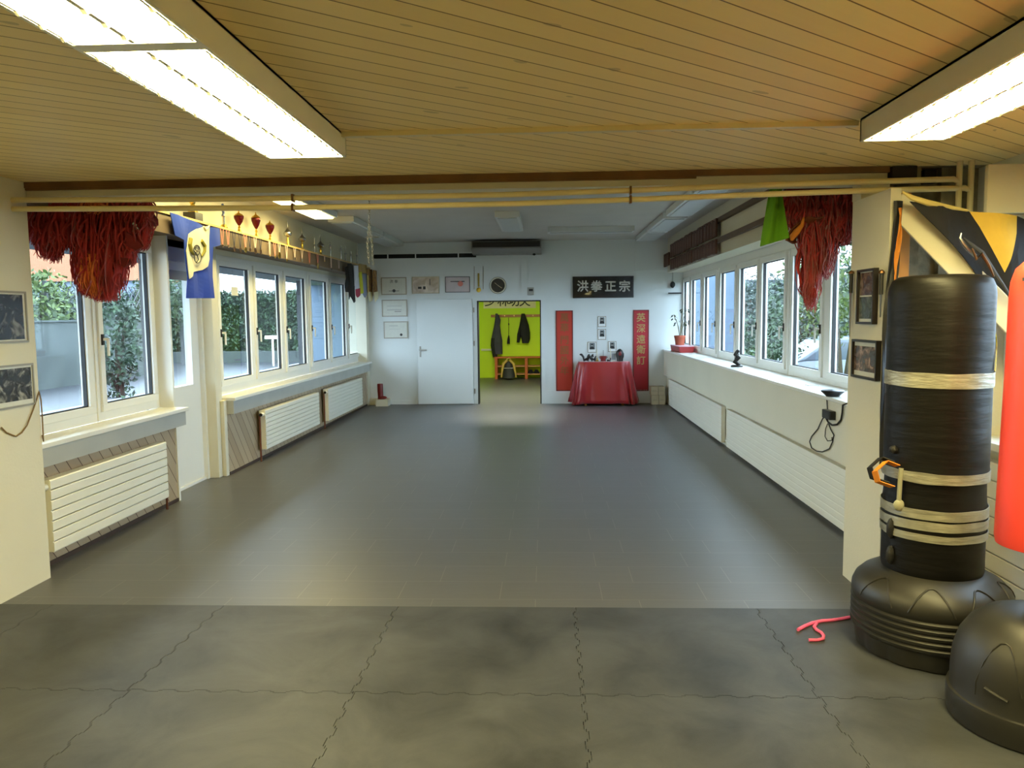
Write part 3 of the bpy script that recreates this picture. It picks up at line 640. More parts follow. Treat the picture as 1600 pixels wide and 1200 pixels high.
# ------------------------------------------------------------------ radiators
def radiator(x, sg, ya, yb, za, zb, label, grooves=7, depth=.075, wallx=None, valve=True, flat=False, pipe_=True):
    """panel radiator, front face at x (towards the room, side sg)"""
    t = thing('radiator', (x, (ya+yb)/2, za), label, 'radiator')
    X = lambda a, b: sorted((x-sg*a, x-sg*b))
    p = MB(); p.box(*X(.006, depth), ya+.004, yb-.004, za, zb)
    p.build('body', RADW, t, bevel=.003)
    h = (zb-za)/grooves
    rv = .0025 if flat else .006
    P = [(x-sg*rv, za)]
    for k in range(grooves):
        z0 = za+k*h; P += [(x-sg*rv, z0+.002), (x, z0+.007), (x, z0+h-.007), (x-sg*rv, z0+h-.002)]
    P += [(x-sg*.006, zb), (x-sg*.012, zb), (x-sg*.012, za)]
    MB().prism(P, 'y', ya, yb).build('front_panel', RADW, t)
    if valve:
        th_ = MB().lathe([(.018, 0), (.024, .01), (.024, .05), (.018, .06)], (x-sg*.03, ya-.002, zb-.045), 16, 'y').build('thermostat', RADW, t, smooth=True)
        MB().lathe([(.019, .06), (.019, .072)], (x-sg*.03, ya-.002, zb-.045), 16, 'y').build('thermostat_cap', BLACK, th_)
        if pipe_: MB().tube([(x-sg*.05, ya-.05, .0), (x-sg*.05, ya-.05, zb-.05), (x-sg*.05, ya-.0, zb-.05)], .011, 8).build('supply_pipe', mat('brown_pipe', rgb(104, 56, 30), .5, var=.2), t, smooth=True)
    for yy in (ya+.2, yb-.2): MB().box(*X(depth-.01, wallx if wallx else depth+.03), yy-.015, yy+.015, za+.05, zb-.05).build('bracket', RADW, t)
    return t
radiator(-3.25, 1, 4.86, 6.42, .125, .61, 'white ribbed radiator under the left window nearest the camera', 7, .08, .108, pipe_=False)
MB_ = MB().tube([(-3.31, 6.50, 0), (-3.31, 6.50, .17), (-3.31, 6.42, .17)], .011, 8).build('radiator_pipe', mat('brown_pipe', rgb(104, 56, 30), .5, var=.2), smooth=True); tag(MB_, 'short brown heating pipe at the far end of the nearest left radiator', 'pipe')
radiator(-3.25, 1, 8.77, 10.90, .13, .59, 'white ribbed radiator under far left window, nearer of the two there', 9, .08, .108)
radiator(-3.25, 1, 11.37, 13.53, .11, .59, 'white ribbed radiator under far left window, the one closest to far wall', 9, .08, .108)
radiator(2.19, -1, 4.97, 9.44, .035, .495, 'very long low radiator under the right windows, part nearer the camera', 8, .05, .056, valve=False, flat=True)
radiator(2.19, -1, 9.72, 13.87, .035, .495, 'very long low radiator under the right windows, part by the altar', 8, .05, .056, valve=False, flat=True)
o = MB().tube([(2.235, 9.46, .47), (2.235, 9.58, .47), (2.235, 9.70, .47)], .008, 8).build('radiator_pipe', RADW, smooth=True); tag(o, 'upper short pipe joining the two long right radiators', 'pipe')
o = MB().tube([(2.235, 9.46, .07), (2.235, 9.58, .07), (2.235, 9.70, .07)], .008, 8).build('radiator_pipe', RADW, smooth=True); tag(o, 'lower short pipe joining the two long right radiators', 'pipe')
radiator(2.50, -1, 3.05, 4.58, .08, .80, 'white ribbed radiator on the right wall behind the punching bags', 7, .07, .10)
#PART4
# ------------------------------------------------------------------ lion costumes hanging at the windows
def interp(tab, x):
    for (a, b), (c, d) in zip(tab, tab[1:]):
        if a <= x <= c: return b+(d-b)*(x-a)/(c-a)
    return tab[0][1] if x < tab[0][0] else tab[-1][1]
def strands(mb, n, tab, ytop, Y0, Y1, w=.007, zlim=2.44, curl=.03, rnd=None, minlen=25):
    R = rnd or random
    for _ in range(n):
        px = R.uniform(tab[0][0], tab[-1][0]); bot = interp(tab, px); Y = R.uniform(Y0, Y1)
        top = R.uniform(ytop, max(ytop+1, bot-minlen)); end = min(bot, top+R.uniform(25, 95)) + R.uniform(-3, 5)
        if R.random() < .35: end = bot+R.uniform(-4, 7)
        a = at('y', Y, px, top); b = at('y', Y, px+R.gauss(0, 4), end); a.z = min(a.z, zlim)
        k = 6; off = Vector((R.gauss(0, curl), R.gauss(0, curl), 0)); ph = R.uniform(0, 6)
        pts = []
        for i in range(k+1):
            f = i/k; p = a.lerp(b, f)+off*math.sin(f*PI)*.7+Vector((.008*math.sin(ph+f*5), .008*math.cos(ph+f*4), 0)); pts.append(p)
        mb.tube(pts, [w*(1-.75*(i/k)**1.5) for i in range(k+1)], 3)
ll = thing('lion_costume', at('y', 5.15, 140, 400), 'red shaggy lion dance costume hanging at the near left window', 'costume')
R1 = random.Random(3)
tabL = [(44, 352), (52, 378), (60, 376), (66, 398), (78, 402), (90, 408), (94, 388), (104, 386), (116, 378), (121, 440), (128, 456), (140, 460), (152, 466), (168, 468), (182, 464), (189, 446), (194, 418), (206, 410), (212, 384), (226, 388), (232, 362), (236, 330)]
body = MB()
for px, py, r, k in ((75, 335, (.17, .12, .13), 1), (115, 340, (.20, .14, .14), 2), (160, 350, (.22, .15, .18), 3), (205, 340, (.14, .13, .15), 4), (150, 385, (.14, .10, .14), 5)):
    p = at('y', 5.22, px, py); body.blob(p, r, 14, .5, k)
body.build('body', DFUR, ll, smooth=True)
h = MB(); strands(h, 2600, tabL, 305, 5.0, 5.36, rnd=R1); o = h.build('fur', FUR, ll, fix=False); o['kind'] = 'stuff'
h = MB(); strands(h, 90, [(128, 450), (150, 462), (152, 462)], 395, 5.0, 5.05, w=.006, rnd=R1); strands(h, 40, [(135, 330), (158, 330)], 304, 4.97, 5.02, w=.008, rnd=R1, minlen=8)  # orange strands on the tail; golden ones at the top paint lamplight
o = h.build('gold_and_lit_strands', mat('gold_and_lit_fur', rgb(226, 120, 58), .6, var=.3, vscale=20), ll, fix=False); o['kind'] = 'stuff'
for pts in (((190, 402), (203, 404), (206, 412), (196, 418), (186, 412)), ((198, 362), (212, 370), (226, 386), (214, 392), (200, 384))):
    MB().prism([(at('y', 5.02, x, y).x, at('y', 5.02, x, y).z) for x, y in pts], 'y', 5.00, 5.02).build('cloth_flap', DFUR, ll)
for px, py in ((212, 352), (214, 357), (209, 350)): MB().blob(at('y', 4.99, px, py), .012, 8).build('sequin', SILVER, ll, smooth=True)
MB().bar((-3.49, 5.2, at('y', 5.2, 60, 318).z), at('y', 5.2, 225, 318), .03).build('hanging_bar', BLACK, ll)

lr = thing('lion_costume', at('y', 5.2, 1285, 400), 'dark red lion dance costume with long tail hanging at the right window', 'costume')
tabR = [(1222, 332), (1228, 352), (1236, 345), (1248, 366), (1255, 378), (1257, 400), (1259, 455), (1265, 480), (1270, 482), (1274, 458), (1277, 432), (1282, 418), (1284, 428), (1293, 432), (1297, 415), (1300, 384), (1304, 376), (1308, 366), (1315, 380), (1324, 378), (1328, 360), (1338, 352), (1346, 335)]
body = MB()
for px, py, r, k in ((1245, 315, (.12, .12, .10), 1), (1275, 325, (.14, .14, .15), 2), (1310, 322, (.17, .14, .14), 3)):
    body.blob(at('y', 5.3, px, py), r, 14, .5, k)
body.build('body', DFUR, lr, smooth=True)
h = MB(); strands(h, 2100, tabR, 300, 5.08, 5.42, rnd=R1); 
strands(h, 200, [(1258, 452), (1265, 480), (1272, 462)], 350, 5.1, 5.2, w=.008, rnd=R1, minlen=50); o = h.build('fur', FUR, lr, fix=False); o['kind'] = 'stuff'
def lip(u, v):
    a = at('y', 5.06, 1262-8*u-26*math.sin(u*PI*.55), 338+38*u); p = a+Vector((.10*v, .16*v*math.sin(u*2.4), -.02*v*math.sin(v*3)))
    return p
MB().sheet(lip, 10, 8, .01).build('jaw', mat('brown_jaw', rgb(124, 62, 30), .6, var=.3, vscale=20), lr, smooth=True)
MB().tube([at('y', 5.05, x, y) for x, y in ((1256, 340), (1253, 352), (1245, 362), (1238, 370), (1237, 376))], [.006, .014, .022, .02, .008], 8).build('jaw_lining', mat('orange_lining', rgb(210, 128, 40), .6), lr, smooth=True)
MB().bar(at('y', 5.3, 1225, 296), (2.26, 5.3, at('y', 5.3, 1344, 296).z), .03).build('hanging_bar', BLACK, lr)
def gc(u, v):
    l = at('y', 5.0, 1204-16*u**1.1, 290+95*u); r = at('y', 5.0, 1221+11*u**1.6, 288+84*u); p = l.lerp(r, v); return p+Vector((0, .02*math.sin(v*9+u*3), 0))
o = MB().sheet(gc, 16, 16, .006).build('green_cloth', GREENC, smooth=True); tag(o, 'bright green cloth hanging left of the dark red lion costume', 'cloth')

# ------------------------------------------------------------------ shirt on the shelf edge
SX = -3.235
def yz(x, y, X=SX): p = at('x', X, x, y); return (p.y, p.z)
BLUE = mat('blue_cotton', rgb(30, 66, 176), .8, var=.12, vscale=6); WC = mat('white_cotton', rgb(226, 220, 192), .8, var=.06, vscale=6)
ts = thing('football_shirt', at('x', SX, 310, 400), 'blue shirt with a white crest panel pinned to the left shelf edge', 'shirt')
def cloth(poly, nm, m, X, par, th=.006, amp=.008):
    o = MB().prism(poly, 'x', X-th/2, X+th/2).build(nm, m, par)
    bm = bmesh.new(); bm.from_mesh(o.data); bmesh.ops.triangulate(bm, faces=bm.faces); bmesh.ops.subdivide_edges(bm, edges=bm.edges, cuts=4, use_grid_fill=True)
    for v in bm.verts: v.co.x += amp*math.sin(v.co.y*17+v.co.z*6)
    bm.to_mesh(o.data); bm.free(); return o
cloth([yz(*p) for p in ((266, 332), (292, 341), (316, 352), (322, 358), (330, 355), (344, 357), (344, 383), (333, 386), (333, 432), (335, 466), (292, 466), (292, 432), (287, 395), (286, 375), (274, 368))], 'shirt_body', BLUE, SX, ts)
cloth([yz(*p) for p in ((318, 354), (326, 353), (326, 362), (326, 405), (322, 416), (314, 422), (300, 425), (298, 432), (293, 436), (290, 412), (288, 392), (294, 366), (304, 358))], 'white_panel', WC, SX+.010, ts)
MB().tube([at('x', SX+.014, *p) for p in ((318, 354), (322, 359), (327, 353))], .008, 6).build('collar', WC, ts, smooth=True)
EG = mat('crest_green', rgb(150, 140, 50), .7, var=.2)
for pts in (((298, 373), (296, 382), (298, 391), (303, 398)), ((314, 376), (319, 384), (319, 392), (315, 401))):
    MB().tube([at('x', SX+.020, x, y) for x, y in pts], [.02, .024, .02, .008], 8).build('crest_wreath', EG, ts, smooth=True)
for q, (cx_, cy_, r1, r2) in enumerate(((307.5, 391, 5, 8), (309, 402, 5.5, 9), (308, 388, 3, 4))):
    MB().tube([at('x', SX+.020, cx_+r1*math.cos(a), cy_+r2*math.sin(a)) for a in [2*PI*k/20 for k in range(20)]], .0035, 5, closed=True).build('crest_ring', BLACK, ts)
MB().tube([at('x', SX+.021, x, y) for x, y in ((303, 392), (308, 398), (310, 406), (307, 410))], .005, 5).build('crest_stroke', BLACK, ts)

# ------------------------------------------------------------------ trophies on the shelf
CUPR = mat('ruby_gold_cup', rgb(96, 16, 18), .25, .5, var=.3); MAR = mat('dark_marble', rgb(30, 26, 24), .3, var=.4, vscale=30)
def trophy(y, h, kind, label, x=-3.385):
    z0 = 2.58; t = thing('trophy', (x, y, z0), label, 'trophy', 'trophies on the left shelf'); c = (x, y, z0)
    if kind == 'big':
        MB().box(x-.06, x+.06, y-.085, y+.085, z0, z0+.09).build('base', MAR, t, bevel=.004)
        MB().lathe([(.05, .09), (.035, .13), (.018, .17), (.03, .19)], c, 20).build('stem', GOLD, t, smooth=True)
        MB().lathe([(.022, .19), (.03, .25), (.04, h)], c, 20).build('cup', MAR, t, smooth=True)
    elif kind == 'cup':
        MB().lathe([(.045, 0), (.045, .015), (.03, .022)], c, 20).build('base', MAR, t)
        MB().lathe([(.032, .02), (.02, .045), (.009, .07), (.016, h*.30), (.007, h*.36), (.012, h*.4)], c, 20).build('stem', GOLD, t, smooth=True)
        MB().lathe([(.012, h*.38), (.035, h*.52), (.052, h*.68), (.054, h*.78), (.045, h*.82)], c, 24).build('cup', CUPR, t, smooth=True)
        MB().lathe([(.054, h*.78), (.04, h*.85), (.015, h*.9), (.006, h*.94), (.009, h*.97), (.003, h)], c, 20).build('lid', GOLD, t, smooth=True)
    elif kind == 'bowl':
        MB().lathe([(.045, 0), (.045, .015), (.03, .022)], c, 20).build('base', MAR, t)
        MB().lathe([(.03, .02), (.012, .05), (.02, h*.28), (.008, h*.36), (.012, h*.40)], c, 20).build('stem', GOLD, t, smooth=True)
        MB().lathe([(.012, h*.38), (.045, h*.44), (.056, h*.52), (.05, h*.57)], c, 20).build('bowl', SILVER, t, smooth=True)
        MB().lathe([(.045, h*.57), (.02, h*.66), (.008, h*.72), (.010, h*.8), (.003, h)], c, 16).build('finial', STEEL, t, smooth=True)
    elif kind == 'figure':
        MB().lathe([(.035, 0), (.035, .02), (.02, .03)], c, 16).build('base', MAR, t)
        MB().lathe([(.012, .03), (.010, h*.45), (.016, h*.5)], c, 12).build('column', SILVER, t, smooth=True)
        MB().tube([(x, y, z0+h*.48), (x, y-.012, z0+h*.6), (x, y, z0+h*.74), (x, y, z0+h*.84)], [.008, .014, .02, .01], 8).blob((x, y, z0+h*.9), .014, 6).tube([(x, y-.05, z0+h*.82), (x, y, z0+h*.76), (x, y+.045, z0+h*.7)], .007, 6).build('figurine', SILVER, t, smooth=True)
    elif kind == 'blue':
        MB().lathe([(.04, 0), (.04, .03), (.025, .06)], c, 16).build('base', GOLD, t)
        MB().lathe([(.014, .05), (.012, h*.5), (.02, h*.55)], c, 12).build('column', SILVER, t, smooth=True)
        MB().tube([(x, y-.015, z0+h*.55), (x, y+.012, z0+h*.68), (x, y-.012, z0+h*.8), (x, y+.012, z0+h*.92), (x, y-.01, z0+h)], .014, 8).build('figurine', mat('blue_white_enamel', rgb(90, 110, 170), .3, var=.5, vscale=40), t, smooth=True)
    elif kind == 'cone':
        MB().lathe([(.03, 0), (.02, .03), (.008, .08), (.01, h*.5), (.004, h)], c, 14).build('spire', SILVER, t, smooth=True)
        MB().blob((x, y, z0+h*.55), .02, 6).build('ball', STEEL, t, smooth=True)
for y, h, k, lab in ((7.43, .30, 'big', 'trophy with black block base and black cup, behind the blue shirt'), (8.14, .27, 'blue', 'slim trophy with a blue and silver top, second from the shirt'),
    (8.56, .26, 'cup', 'red and gold lidded cup trophy nearest the camera, without gold spike'), (9.07, .31, 'cup', 'red and gold cup trophy, middle one of three, with bright gold finial'),
    (9.53, .27, 'cup', 'smallest red and gold cup trophy, farthest of the three red cups'), (10.19, .35, 'bowl', 'silver bowl trophy on gold stem right after the red cups'),
    (10.80, .32, 'bowl', 'silver bowl trophy on gold stem, second after the red cups'), (11.38, .24, 'cone', 'thin silver spire trophy left of the third silver bowl'),
    (11.68, .31, 'bowl', 'silver bowl trophy farthest from the camera on the left shelf'), (12.22, .28, 'figure', 'silver figurine trophy, first after the last silver bowl'),
    (12.85, .27, 'figure', 'silver figurine trophy above the black belts'), (13.15, .27, 'cone', 'thin silver spire trophy between two figurines'),
    (13.51, .22, 'figure', 'short silver figurine trophy above the white belt'), (13.93, .32, 'cone', 'tall thin silver spire trophy at the far end of the shelf')):
    trophy(y, h, k, lab)
# medals
RB = {'pink': mat('ribbon_pink', rgb(214, 132, 116), .8, var=.1), 'dark': mat('ribbon_dark', rgb(40, 36, 56), .8, var=.1), 'white': mat('ribbon_white', rgb(216, 190, 176), .8, var=.1)}
medals = [(348, 386, 'pink', BRONZE, 2.2), (357, 387, 'pink', BRONZE, 2.5), (366.5, 393, 'dark', BRONZE, 4.5), (376, 395, 'dark', BRONZE, 4.5), (384, 395, 'pink', GOLD, 4.5), (391, 394, 'dark', BRONZE, 3.8), (399.5, 397, 'white', BRONZE, 5), (407.5, 398, 'dark', BRONZE, 4.5),
    (422, 401, 'white', BRASS, 1.5), (430, 404, 'pink', BRASS, 2.5), (437, 405, 'white', GOLD, 5.5), (448.5, 409, 'white', GOLD, 2.5), (461, 406, 'white', SILVER, 2.2), (472.5, 409, 'white', STEEL, 2.6), (484, 415, 'pink', BRONZE, 2.2), (497, 420, 'pink', GOLD, 4.6), (507.5, 409, 'white', BRASS, 1.2), (518, 422, 'white', GREYD, 1.8), (530, 424, 'white', BRONZE, 2.2)]
mn = ['small bronze medal right beside the blue shirt', 'small bronze medal on salmon ribbon, second from the shirt', 'bronze medal on long dark ribbon, third from the shirt', 'bronze medal on dark ribbon, fourth from the shirt', 'gold medal on pink ribbon under the first red cup', 'small bronze medal on dark ribbon beside the gold one', 'bronze medal on white ribbon under the middle red cup', 'bronze medal on dark ribbon under the middle red cup',
    'narrow edge-on brass medal on white ribbon', 'pink medal ribbon left of the large gold medal', 'large round gold medal on white ribbon below smallest red cup', 'edge-on gold medal right of the large gold one', 'small silver medal on white ribbon, turned sideways', 'steel grey medal on white ribbon, second after the silver', 'small bronze medal on pink ribbon left of the last gold medal', 'round gold medal on orange pink ribbon, farthest gold one', 'thin ribbon with tiny brass medal after the last gold medal', 'dark medal on white ribbon left of the black belts', 'small bronze medal hanging closest to the black belts']
for (px, pb, rc, dm, rp), lab in zip(medals, mn):
    X = -3.255; b = at('x', X, px, pb-rp); rad = rp*b.y/1209; Y = b.y
    t = thing('medal', (X, Y, b.z), lab, 'medal', 'medals on the shelf edge')
    wv = .03 if rp > 2 else .012
    MB().prism([(Y-wv-.012, 2.56), (Y-wv+.008, 2.56), (Y+.008, b.z+rad*.8), (Y-.012, b.z+rad*.8)], 'x', X-.004, X-.002).build('ribbon', RB[rc], t)
    MB().prism([(Y+wv-.008, 2.56), (Y+wv+.012, 2.56), (Y+.012, b.z+rad*.8), (Y-.008, b.z+rad*.8)], 'x', X-.001, X+.001).build('ribbon', RB[rc], t)
    MB().lathe([(rad*.9, -.003), (rad, -.002), (rad, .002), (rad*.9, .003), (rad*.8, .002)], (X, Y, b.z), 20, 'x').build('disc', dm, t, smooth=True)
# belts and pennants at the far end of the shelf
def hang(poly, name, m, X, label, cat, extra=None):
    t = thing(name, at('x', X, *poly[0]), label, cat)
    cloth([yz(*p, X=X) for p in poly], 'cloth', m, X, t, .012, .01)
    for nm, pl, mm in extra or []: cloth([yz(*p, X=X+.012) for p in pl], nm, mm, X+.014, t, .006, .008)
    return t
BELT = mat('black_belt_cotton', rgb(20, 20, 22), .8, var=.2)
hang([(539, 417), (545, 415), (545, 440), (548, 452), (546, 457), (541, 456), (540, 448), (541, 435)], 'martial_arts_belt', BELT, -3.225, 'looped short black belt hanging left of the long black belt', 'belt')
hang([(543, 412), (549, 411), (552, 416), (554, 445), (556, 471), (552, 473), (548, 462), (546, 468), (546, 440)], 'martial_arts_belt', BELT, -3.20, 'long black belt hanging beside the white belt on the shelf end', 'belt')
hang([(553, 415), (560, 415), (562, 452), (556, 452)], 'martial_arts_belt', mat('white_belt_cotton', rgb(206, 206, 214), .8, var=.05), -3.225, 'white belt with raspberry red tip hanging from the shelf', 'belt', [('red_tip', [(556, 452), (563, 450), (563, 460), (559, 465), (556, 461)], mat('raspberry', rgb(176, 60, 84), .8))])
hang([(561, 426), (565, 424), (567, 458), (564, 459)], 'ribbon', mat('yellow_ribbon', rgb(200, 196, 40), .8), -3.225, 'narrow yellow ribbon between the white belt and grey ribbon', 'ribbon')
hang([(561, 412), (572, 414), (572, 427), (561, 425)], 'cloth_band', mat('tan_band', rgb(170, 140, 80), .8, var=.2), -3.235, 'tan folded cloth on the shelf end above yellow ribbon', 'cloth')
hang([(566, 428), (573, 428), (573, 458), (570, 465), (567, 457)], 'ribbon', mat('grey_blue_ribbon', rgb(130, 136, 156), .8, var=.1), -3.225, 'grey blue pointed ribbon beside the narrow yellow ribbon', 'ribbon')
PEN = mat('pennant_brown', rgb(112, 70, 54), .7, var=.5, vscale=30, color2=rgb(168, 128, 50))
hang([(574, 420), (581, 421), (582, 456), (579, 463), (575, 456)], 'pennant', PEN, -3.215, 'brown and gold pennant hanging second from the shelf end', 'pennant', [('fringe', [(575, 456), (582, 456), (581, 470), (578, 472), (576, 468)], mat('cream_fringe', rgb(216, 208, 170), .8)), ('gold_edge', [(574, 430), (575.5, 430), (577, 462), (575, 462)], mat('gold_edge', rgb(210, 190, 110), .7))])
hang([(583, 422), (590, 423), (591, 456), (587, 465), (583, 458)], 'pennant', PEN, -3.15, 'dark brown and gold pennant hanging at the very shelf end', 'pennant', [('fringe', [(584, 457), (591, 455), (590, 466), (587, 472), (584, 466)], mat('cream_fringe', rgb(216, 208, 170), .8))])
# chains
ch = thing('hanging_chain', (-2.03, 9.0, 2.25), 'steel chain with crossbar hanging from the back room ceiling, left side', 'chain')
def chain(a, b, n, r, nm):
    m = MB(); a = Vector(a); b = Vector(b)
    for i in range(n):
        c0 = a.lerp(b, (i+.5)/n); L = (b-a).length/n*.62
        e = Vector((1, 0, 0)) if i % 2 else Vector((0, 1, 0))
        m.tube([c0+e*r*math.cos(t)+Vector((0, 0, 1))*L*math.sin(t) for t in [2*PI*k/12 for k in range(12)]], r*.22, 5, closed=True)
    return m.build(nm, STEEL, ch, smooth=True)
C9 = lambda x, y: at('y', 9.0, x, y)
chain(C9(577, 300), C9(577, 350), 14, .014, 'chain'); chain(C9(577, 350), C9(574, 380), 8, .013, 'chain'); chain(C9(574, 380), C9(577, 414), 9, .013, 'chain'); chain(C9(577, 350), C9(581, 378), 8, .013, 'chain'); chain(C9(581, 378), C9(583, 414), 10, .013, 'chain')
MB().tube([C9(572, 370.5), C9(592, 370.5)], .006, 8).build('crossbar', SILVER, ch)

# ------------------------------------------------------------------ back room ceiling fittings
FIX = mat('fluorescent_housing', rgb(206, 208, 206), .45, var=.02)
def ceil_lamp(cx, cy, w, l, label, lit=False, slats=False, h=.08, group='white ceiling lamps of the back room'):
    t = thing('ceiling_lamp', (cx, cy, 3.03-h), label, 'ceiling lamp', group)
    MB().box(cx-w/2, cx+w/2, cy-l/2, cy+l/2, 3.03-h, 3.03).build('housing', FIX, t, bevel=.005)
    if lit: MB().box(cx-w/2+.05, cx+w/2-.05, cy-l/2+.03, cy+l/2-.03, 3.03-h-.012, 3.03-h).build('diffuser', emis('far_lamp_glow', LAMP_COL, LAMP_FAR), t)
    else: MB().box(cx-w/2+.04, cx+w/2-.04, cy-l/2+.05, cy+l/2-.05, 3.03-h-.012, 3.03-h).build('diffuser', mat('unlit_diffuser', rgb(188, 192, 192), .35, var=.03), t)
ceil_lamp(-2.88, 6.9, .34, 1.3, 'lit ceiling lamp over the trophy shelf, nearest the beam', True, group='lit ceiling lamps of the back room')
ceil_lamp(-2.88, 9.0, .34, 2.35, 'lit ceiling lamp over the trophy shelf, second from the beam', True, group='lit ceiling lamps of the back room')
ceil_lamp(-2.78, 11.55, .36, 1.9, 'unlit white ceiling lamp, left row, right after the lit ones')
ceil_lamp(-2.78, 13.45, .36, 1.7, 'unlit white ceiling lamp, left row, closest to far wall')
ceil_lamp(-.50, 11.25, .33, 1.75, 'unlit white ceiling lamp alone in the middle of the ceiling')
ceil_lamp(.72, 12.45, 1.36, .30, 'unlit white ceiling lamp mounted crosswise above the black sign')
ceil_lamp(1.78, 13.3, .34, 1.5, 'unlit ceiling lamp in the right row, closest to far wall')
ceil_lamp(1.78, 11.6, .34, 1.6, 'unlit ceiling lamp in the right row, second from far wall')
ceil_lamp(1.78, 9.7, .34, 1.7, 'unlit ceiling lamp in the right row, third from far wall')
ceil_lamp(1.78, 7.8, .34, 1.7, 'unlit ceiling lamp in the right row, fourth from far wall')
ac = thing('air_conditioner', (-.7, 14.35, 2.77), 'long grey and dark air conditioner under the ceiling above the doorway', 'air conditioner')
MB().prism([(14.5, 3.0), (14.12, 3.0), (14.10, 2.86), (14.20, 2.78), (14.5, 2.77)], 'x', -1.33, -.07).build('casing', mat('ac_grey', rgb(140, 140, 138), .5, var=.05), ac, bevel=.006)
g = MB().box(-1.31, -.09, 14.09, 14.115, 2.885, 2.985); g.build('grille', BLACKG, ac)
for k in range(3): MB().box(-1.32, -.08, 14.08, 14.092, 2.90+.03*k, 2.905+.03*k).build('grille_slat', GREYD, ac)
MB().blob((-.2, 14.25, 2.76), (.03, .03, .02), 8).build('drain_valve', BLACK, ac, smooth=True)

# ------------------------------------------------------------------ far wall pictures, sign, scrolls
FWY = 14.5
def F(px, py, Y=FWY-.01): p = at('y', Y, px, py); return p.x, p.z
def wframe(x0, y0, x1, y1, label, pm, fm=None, Y=FWY, b=.018, marks=(), cat='certificate', name='framed_certificate'):
    a = F(x0, y1, Y-.01); c = F(x1, y0, Y-.01); xa, za, xb, zb = a[0], a[1], c[0], c[1]
    t = thing(name, (xa, Y-.01, za), label, cat)
    f = MB().box(xa, xb, Y-.02, Y, za, za+b).box(xa, xb, Y-.02, Y, zb-b, zb).box(xa, xa+b, Y-.02, Y, za+b, zb-b).box(xb-b, xb, Y-.02, Y, za+b, zb-b)
    f.build('frame', fm or SILF, t)
    MB().box(xa+b, xb-b, Y-.012, Y-.002, za+b, zb-b).build('sheet', pm, t)
    for nm, m, kind, *q in marks:
        U = lambda u: xa+b+(xb-xa-2*b)*u; V = lambda v: za+b+(zb-za-2*b)*v
        if kind == 'box': MB().box(U(q[0]), U(q[2]), Y-.0145, Y-.012, V(q[1]), V(q[3])).build(nm, m, t)
        elif kind == 'disc': MB().lathe([(q[2], .0), (q[2], .003)], (U(q[0]), Y-.012, V(q[1])), 16, 'y').build(nm, m, t)
        elif kind == 'text': text(nm, q[0], q[3], (U(q[1]), Y-.013, V(q[2])), m, t, ext=.0008)
    return t
INK = mat('ink', rgb(30, 30, 32), .7); LG = mat('light_grey_print', rgb(172, 172, 166), .7); PK = photo_mat('faded_certificate', rgb(150, 138, 128), rgb(170, 158, 150), rgb(190, 178, 168), 6)
wframe(596, 433, 635, 461, 'cream certificate with two characters and round seal, top left corner', PAPER, marks=[('print', INK, 'text', '洪 拳', .5, .78, .07), ('seal', GREYD, 'disc', .5, .2, .03), ('line', GREYD, 'box', .28, .17, .72, .20)])
wframe(644, 432, 686, 459, 'brownish certificate with dark figures, above the closed white door leaf', PK, marks=[('print', INK, 'blob' if False else 'box', .2, .25, .34, .40), ('print', INK, 'box', .4, .22, .5, .42), ('branch', GREYD, 'box', .66, .5, .69, .9)])
wframe(696, 432, 734, 457, 'pale pink certificate in thin dark frame beside the yellow pendant', mat('pinkish_paper', rgb(196, 184, 184), .6, var=.15, vscale=4), fm=GREYD, b=.01, marks=[('print', INK, 'box', .2, .68, .8, .73), ('seal', RB['pink'], 'disc', .62, .55, .05)])
wframe(597, 468, 636, 495, 'ornate white certificate, middle of three stacked on the left', PAPER, marks=[('panel', LG, 'box', .18, .35, .8, .42), ('panel', LG, 'box', .18, .62, .8, .66), ('print', INK, 'box', .5, .26, .78, .29)])
wframe(600, 502, 637, 529, 'white certificate with small dark seal, lowest of three on left', PAPER, marks=[('print', LG, 'box', .2, .75, .6, .8), ('print', LG, 'box', .2, .55, .7, .57), ('seal', INK, 'disc', .74, .18, .025)])
# clock
cx_, cz_ = F(778, 446); ck = thing('wall_clock', (cx_, 14.47, cz_), 'round wall clock with dark face and white rim above the doorway', 'clock')
MB().lathe([(.15, 0), (.15, .03), (.138, .035), (.128, .03), (.128, .01)], (cx_, 14.5, cz_), 40, 'y').build('rim', WHITE, ck, smooth=True)
MB().tube([(cx_+.152*math.cos(a), 14.478, cz_+.152*math.sin(a)) for a in [2*PI*k/40 for k in range(40)]], .006, 6, closed=True).build('rim_edge', GREYD, ck, smooth=True)
MB().lathe([(.128, .01), (.128, .02)], (cx_, 14.5, cz_), 40, 'y').build('face', mat('clock_face', rgb(34, 32, 26), .4, var=.4, vscale=30), ck)
MB().bar((cx_, 14.476, cz_), (cx_+.075, 14.476, cz_-.05), .012, .004, (0, 1, 0)).build('hour_hand', SILVER, ck)
MB().bar((cx_, 14.473, cz_), (cx_-.06, 14.473, cz_+.05), .008, .004, (0, 1, 0)).build('minute_hand', SILVER, ck)
# yellow pendant
x, z = F(748, 450); t = thing('pendant', (x, 14.48, z), 'yellow hanging pendant with a long tag between certificate and clock', 'pendant')
MB().box(x-.016, x+.016, 14.478, 14.49, F(748, 448)[1], F(748, 427)[1]).build('tag', mat('olive_gold', rgb(166, 142, 50), .6, var=.3, vscale=40), t)
MB().blob((x, 14.482, F(748, 453)[1]), (.042, .012, .045), 8, .2).build('disc', mat('yellow_disc', rgb(218, 178, 50), .5), t, smooth=True)
for px in (741, 755): MB().tube([(F(px, 416)[0], 14.485, F(px, 416)[1]), (F(px, 452)[0], 14.485, F(px, 452)[1])], .004, 5).build('cord', BRONZE, t)
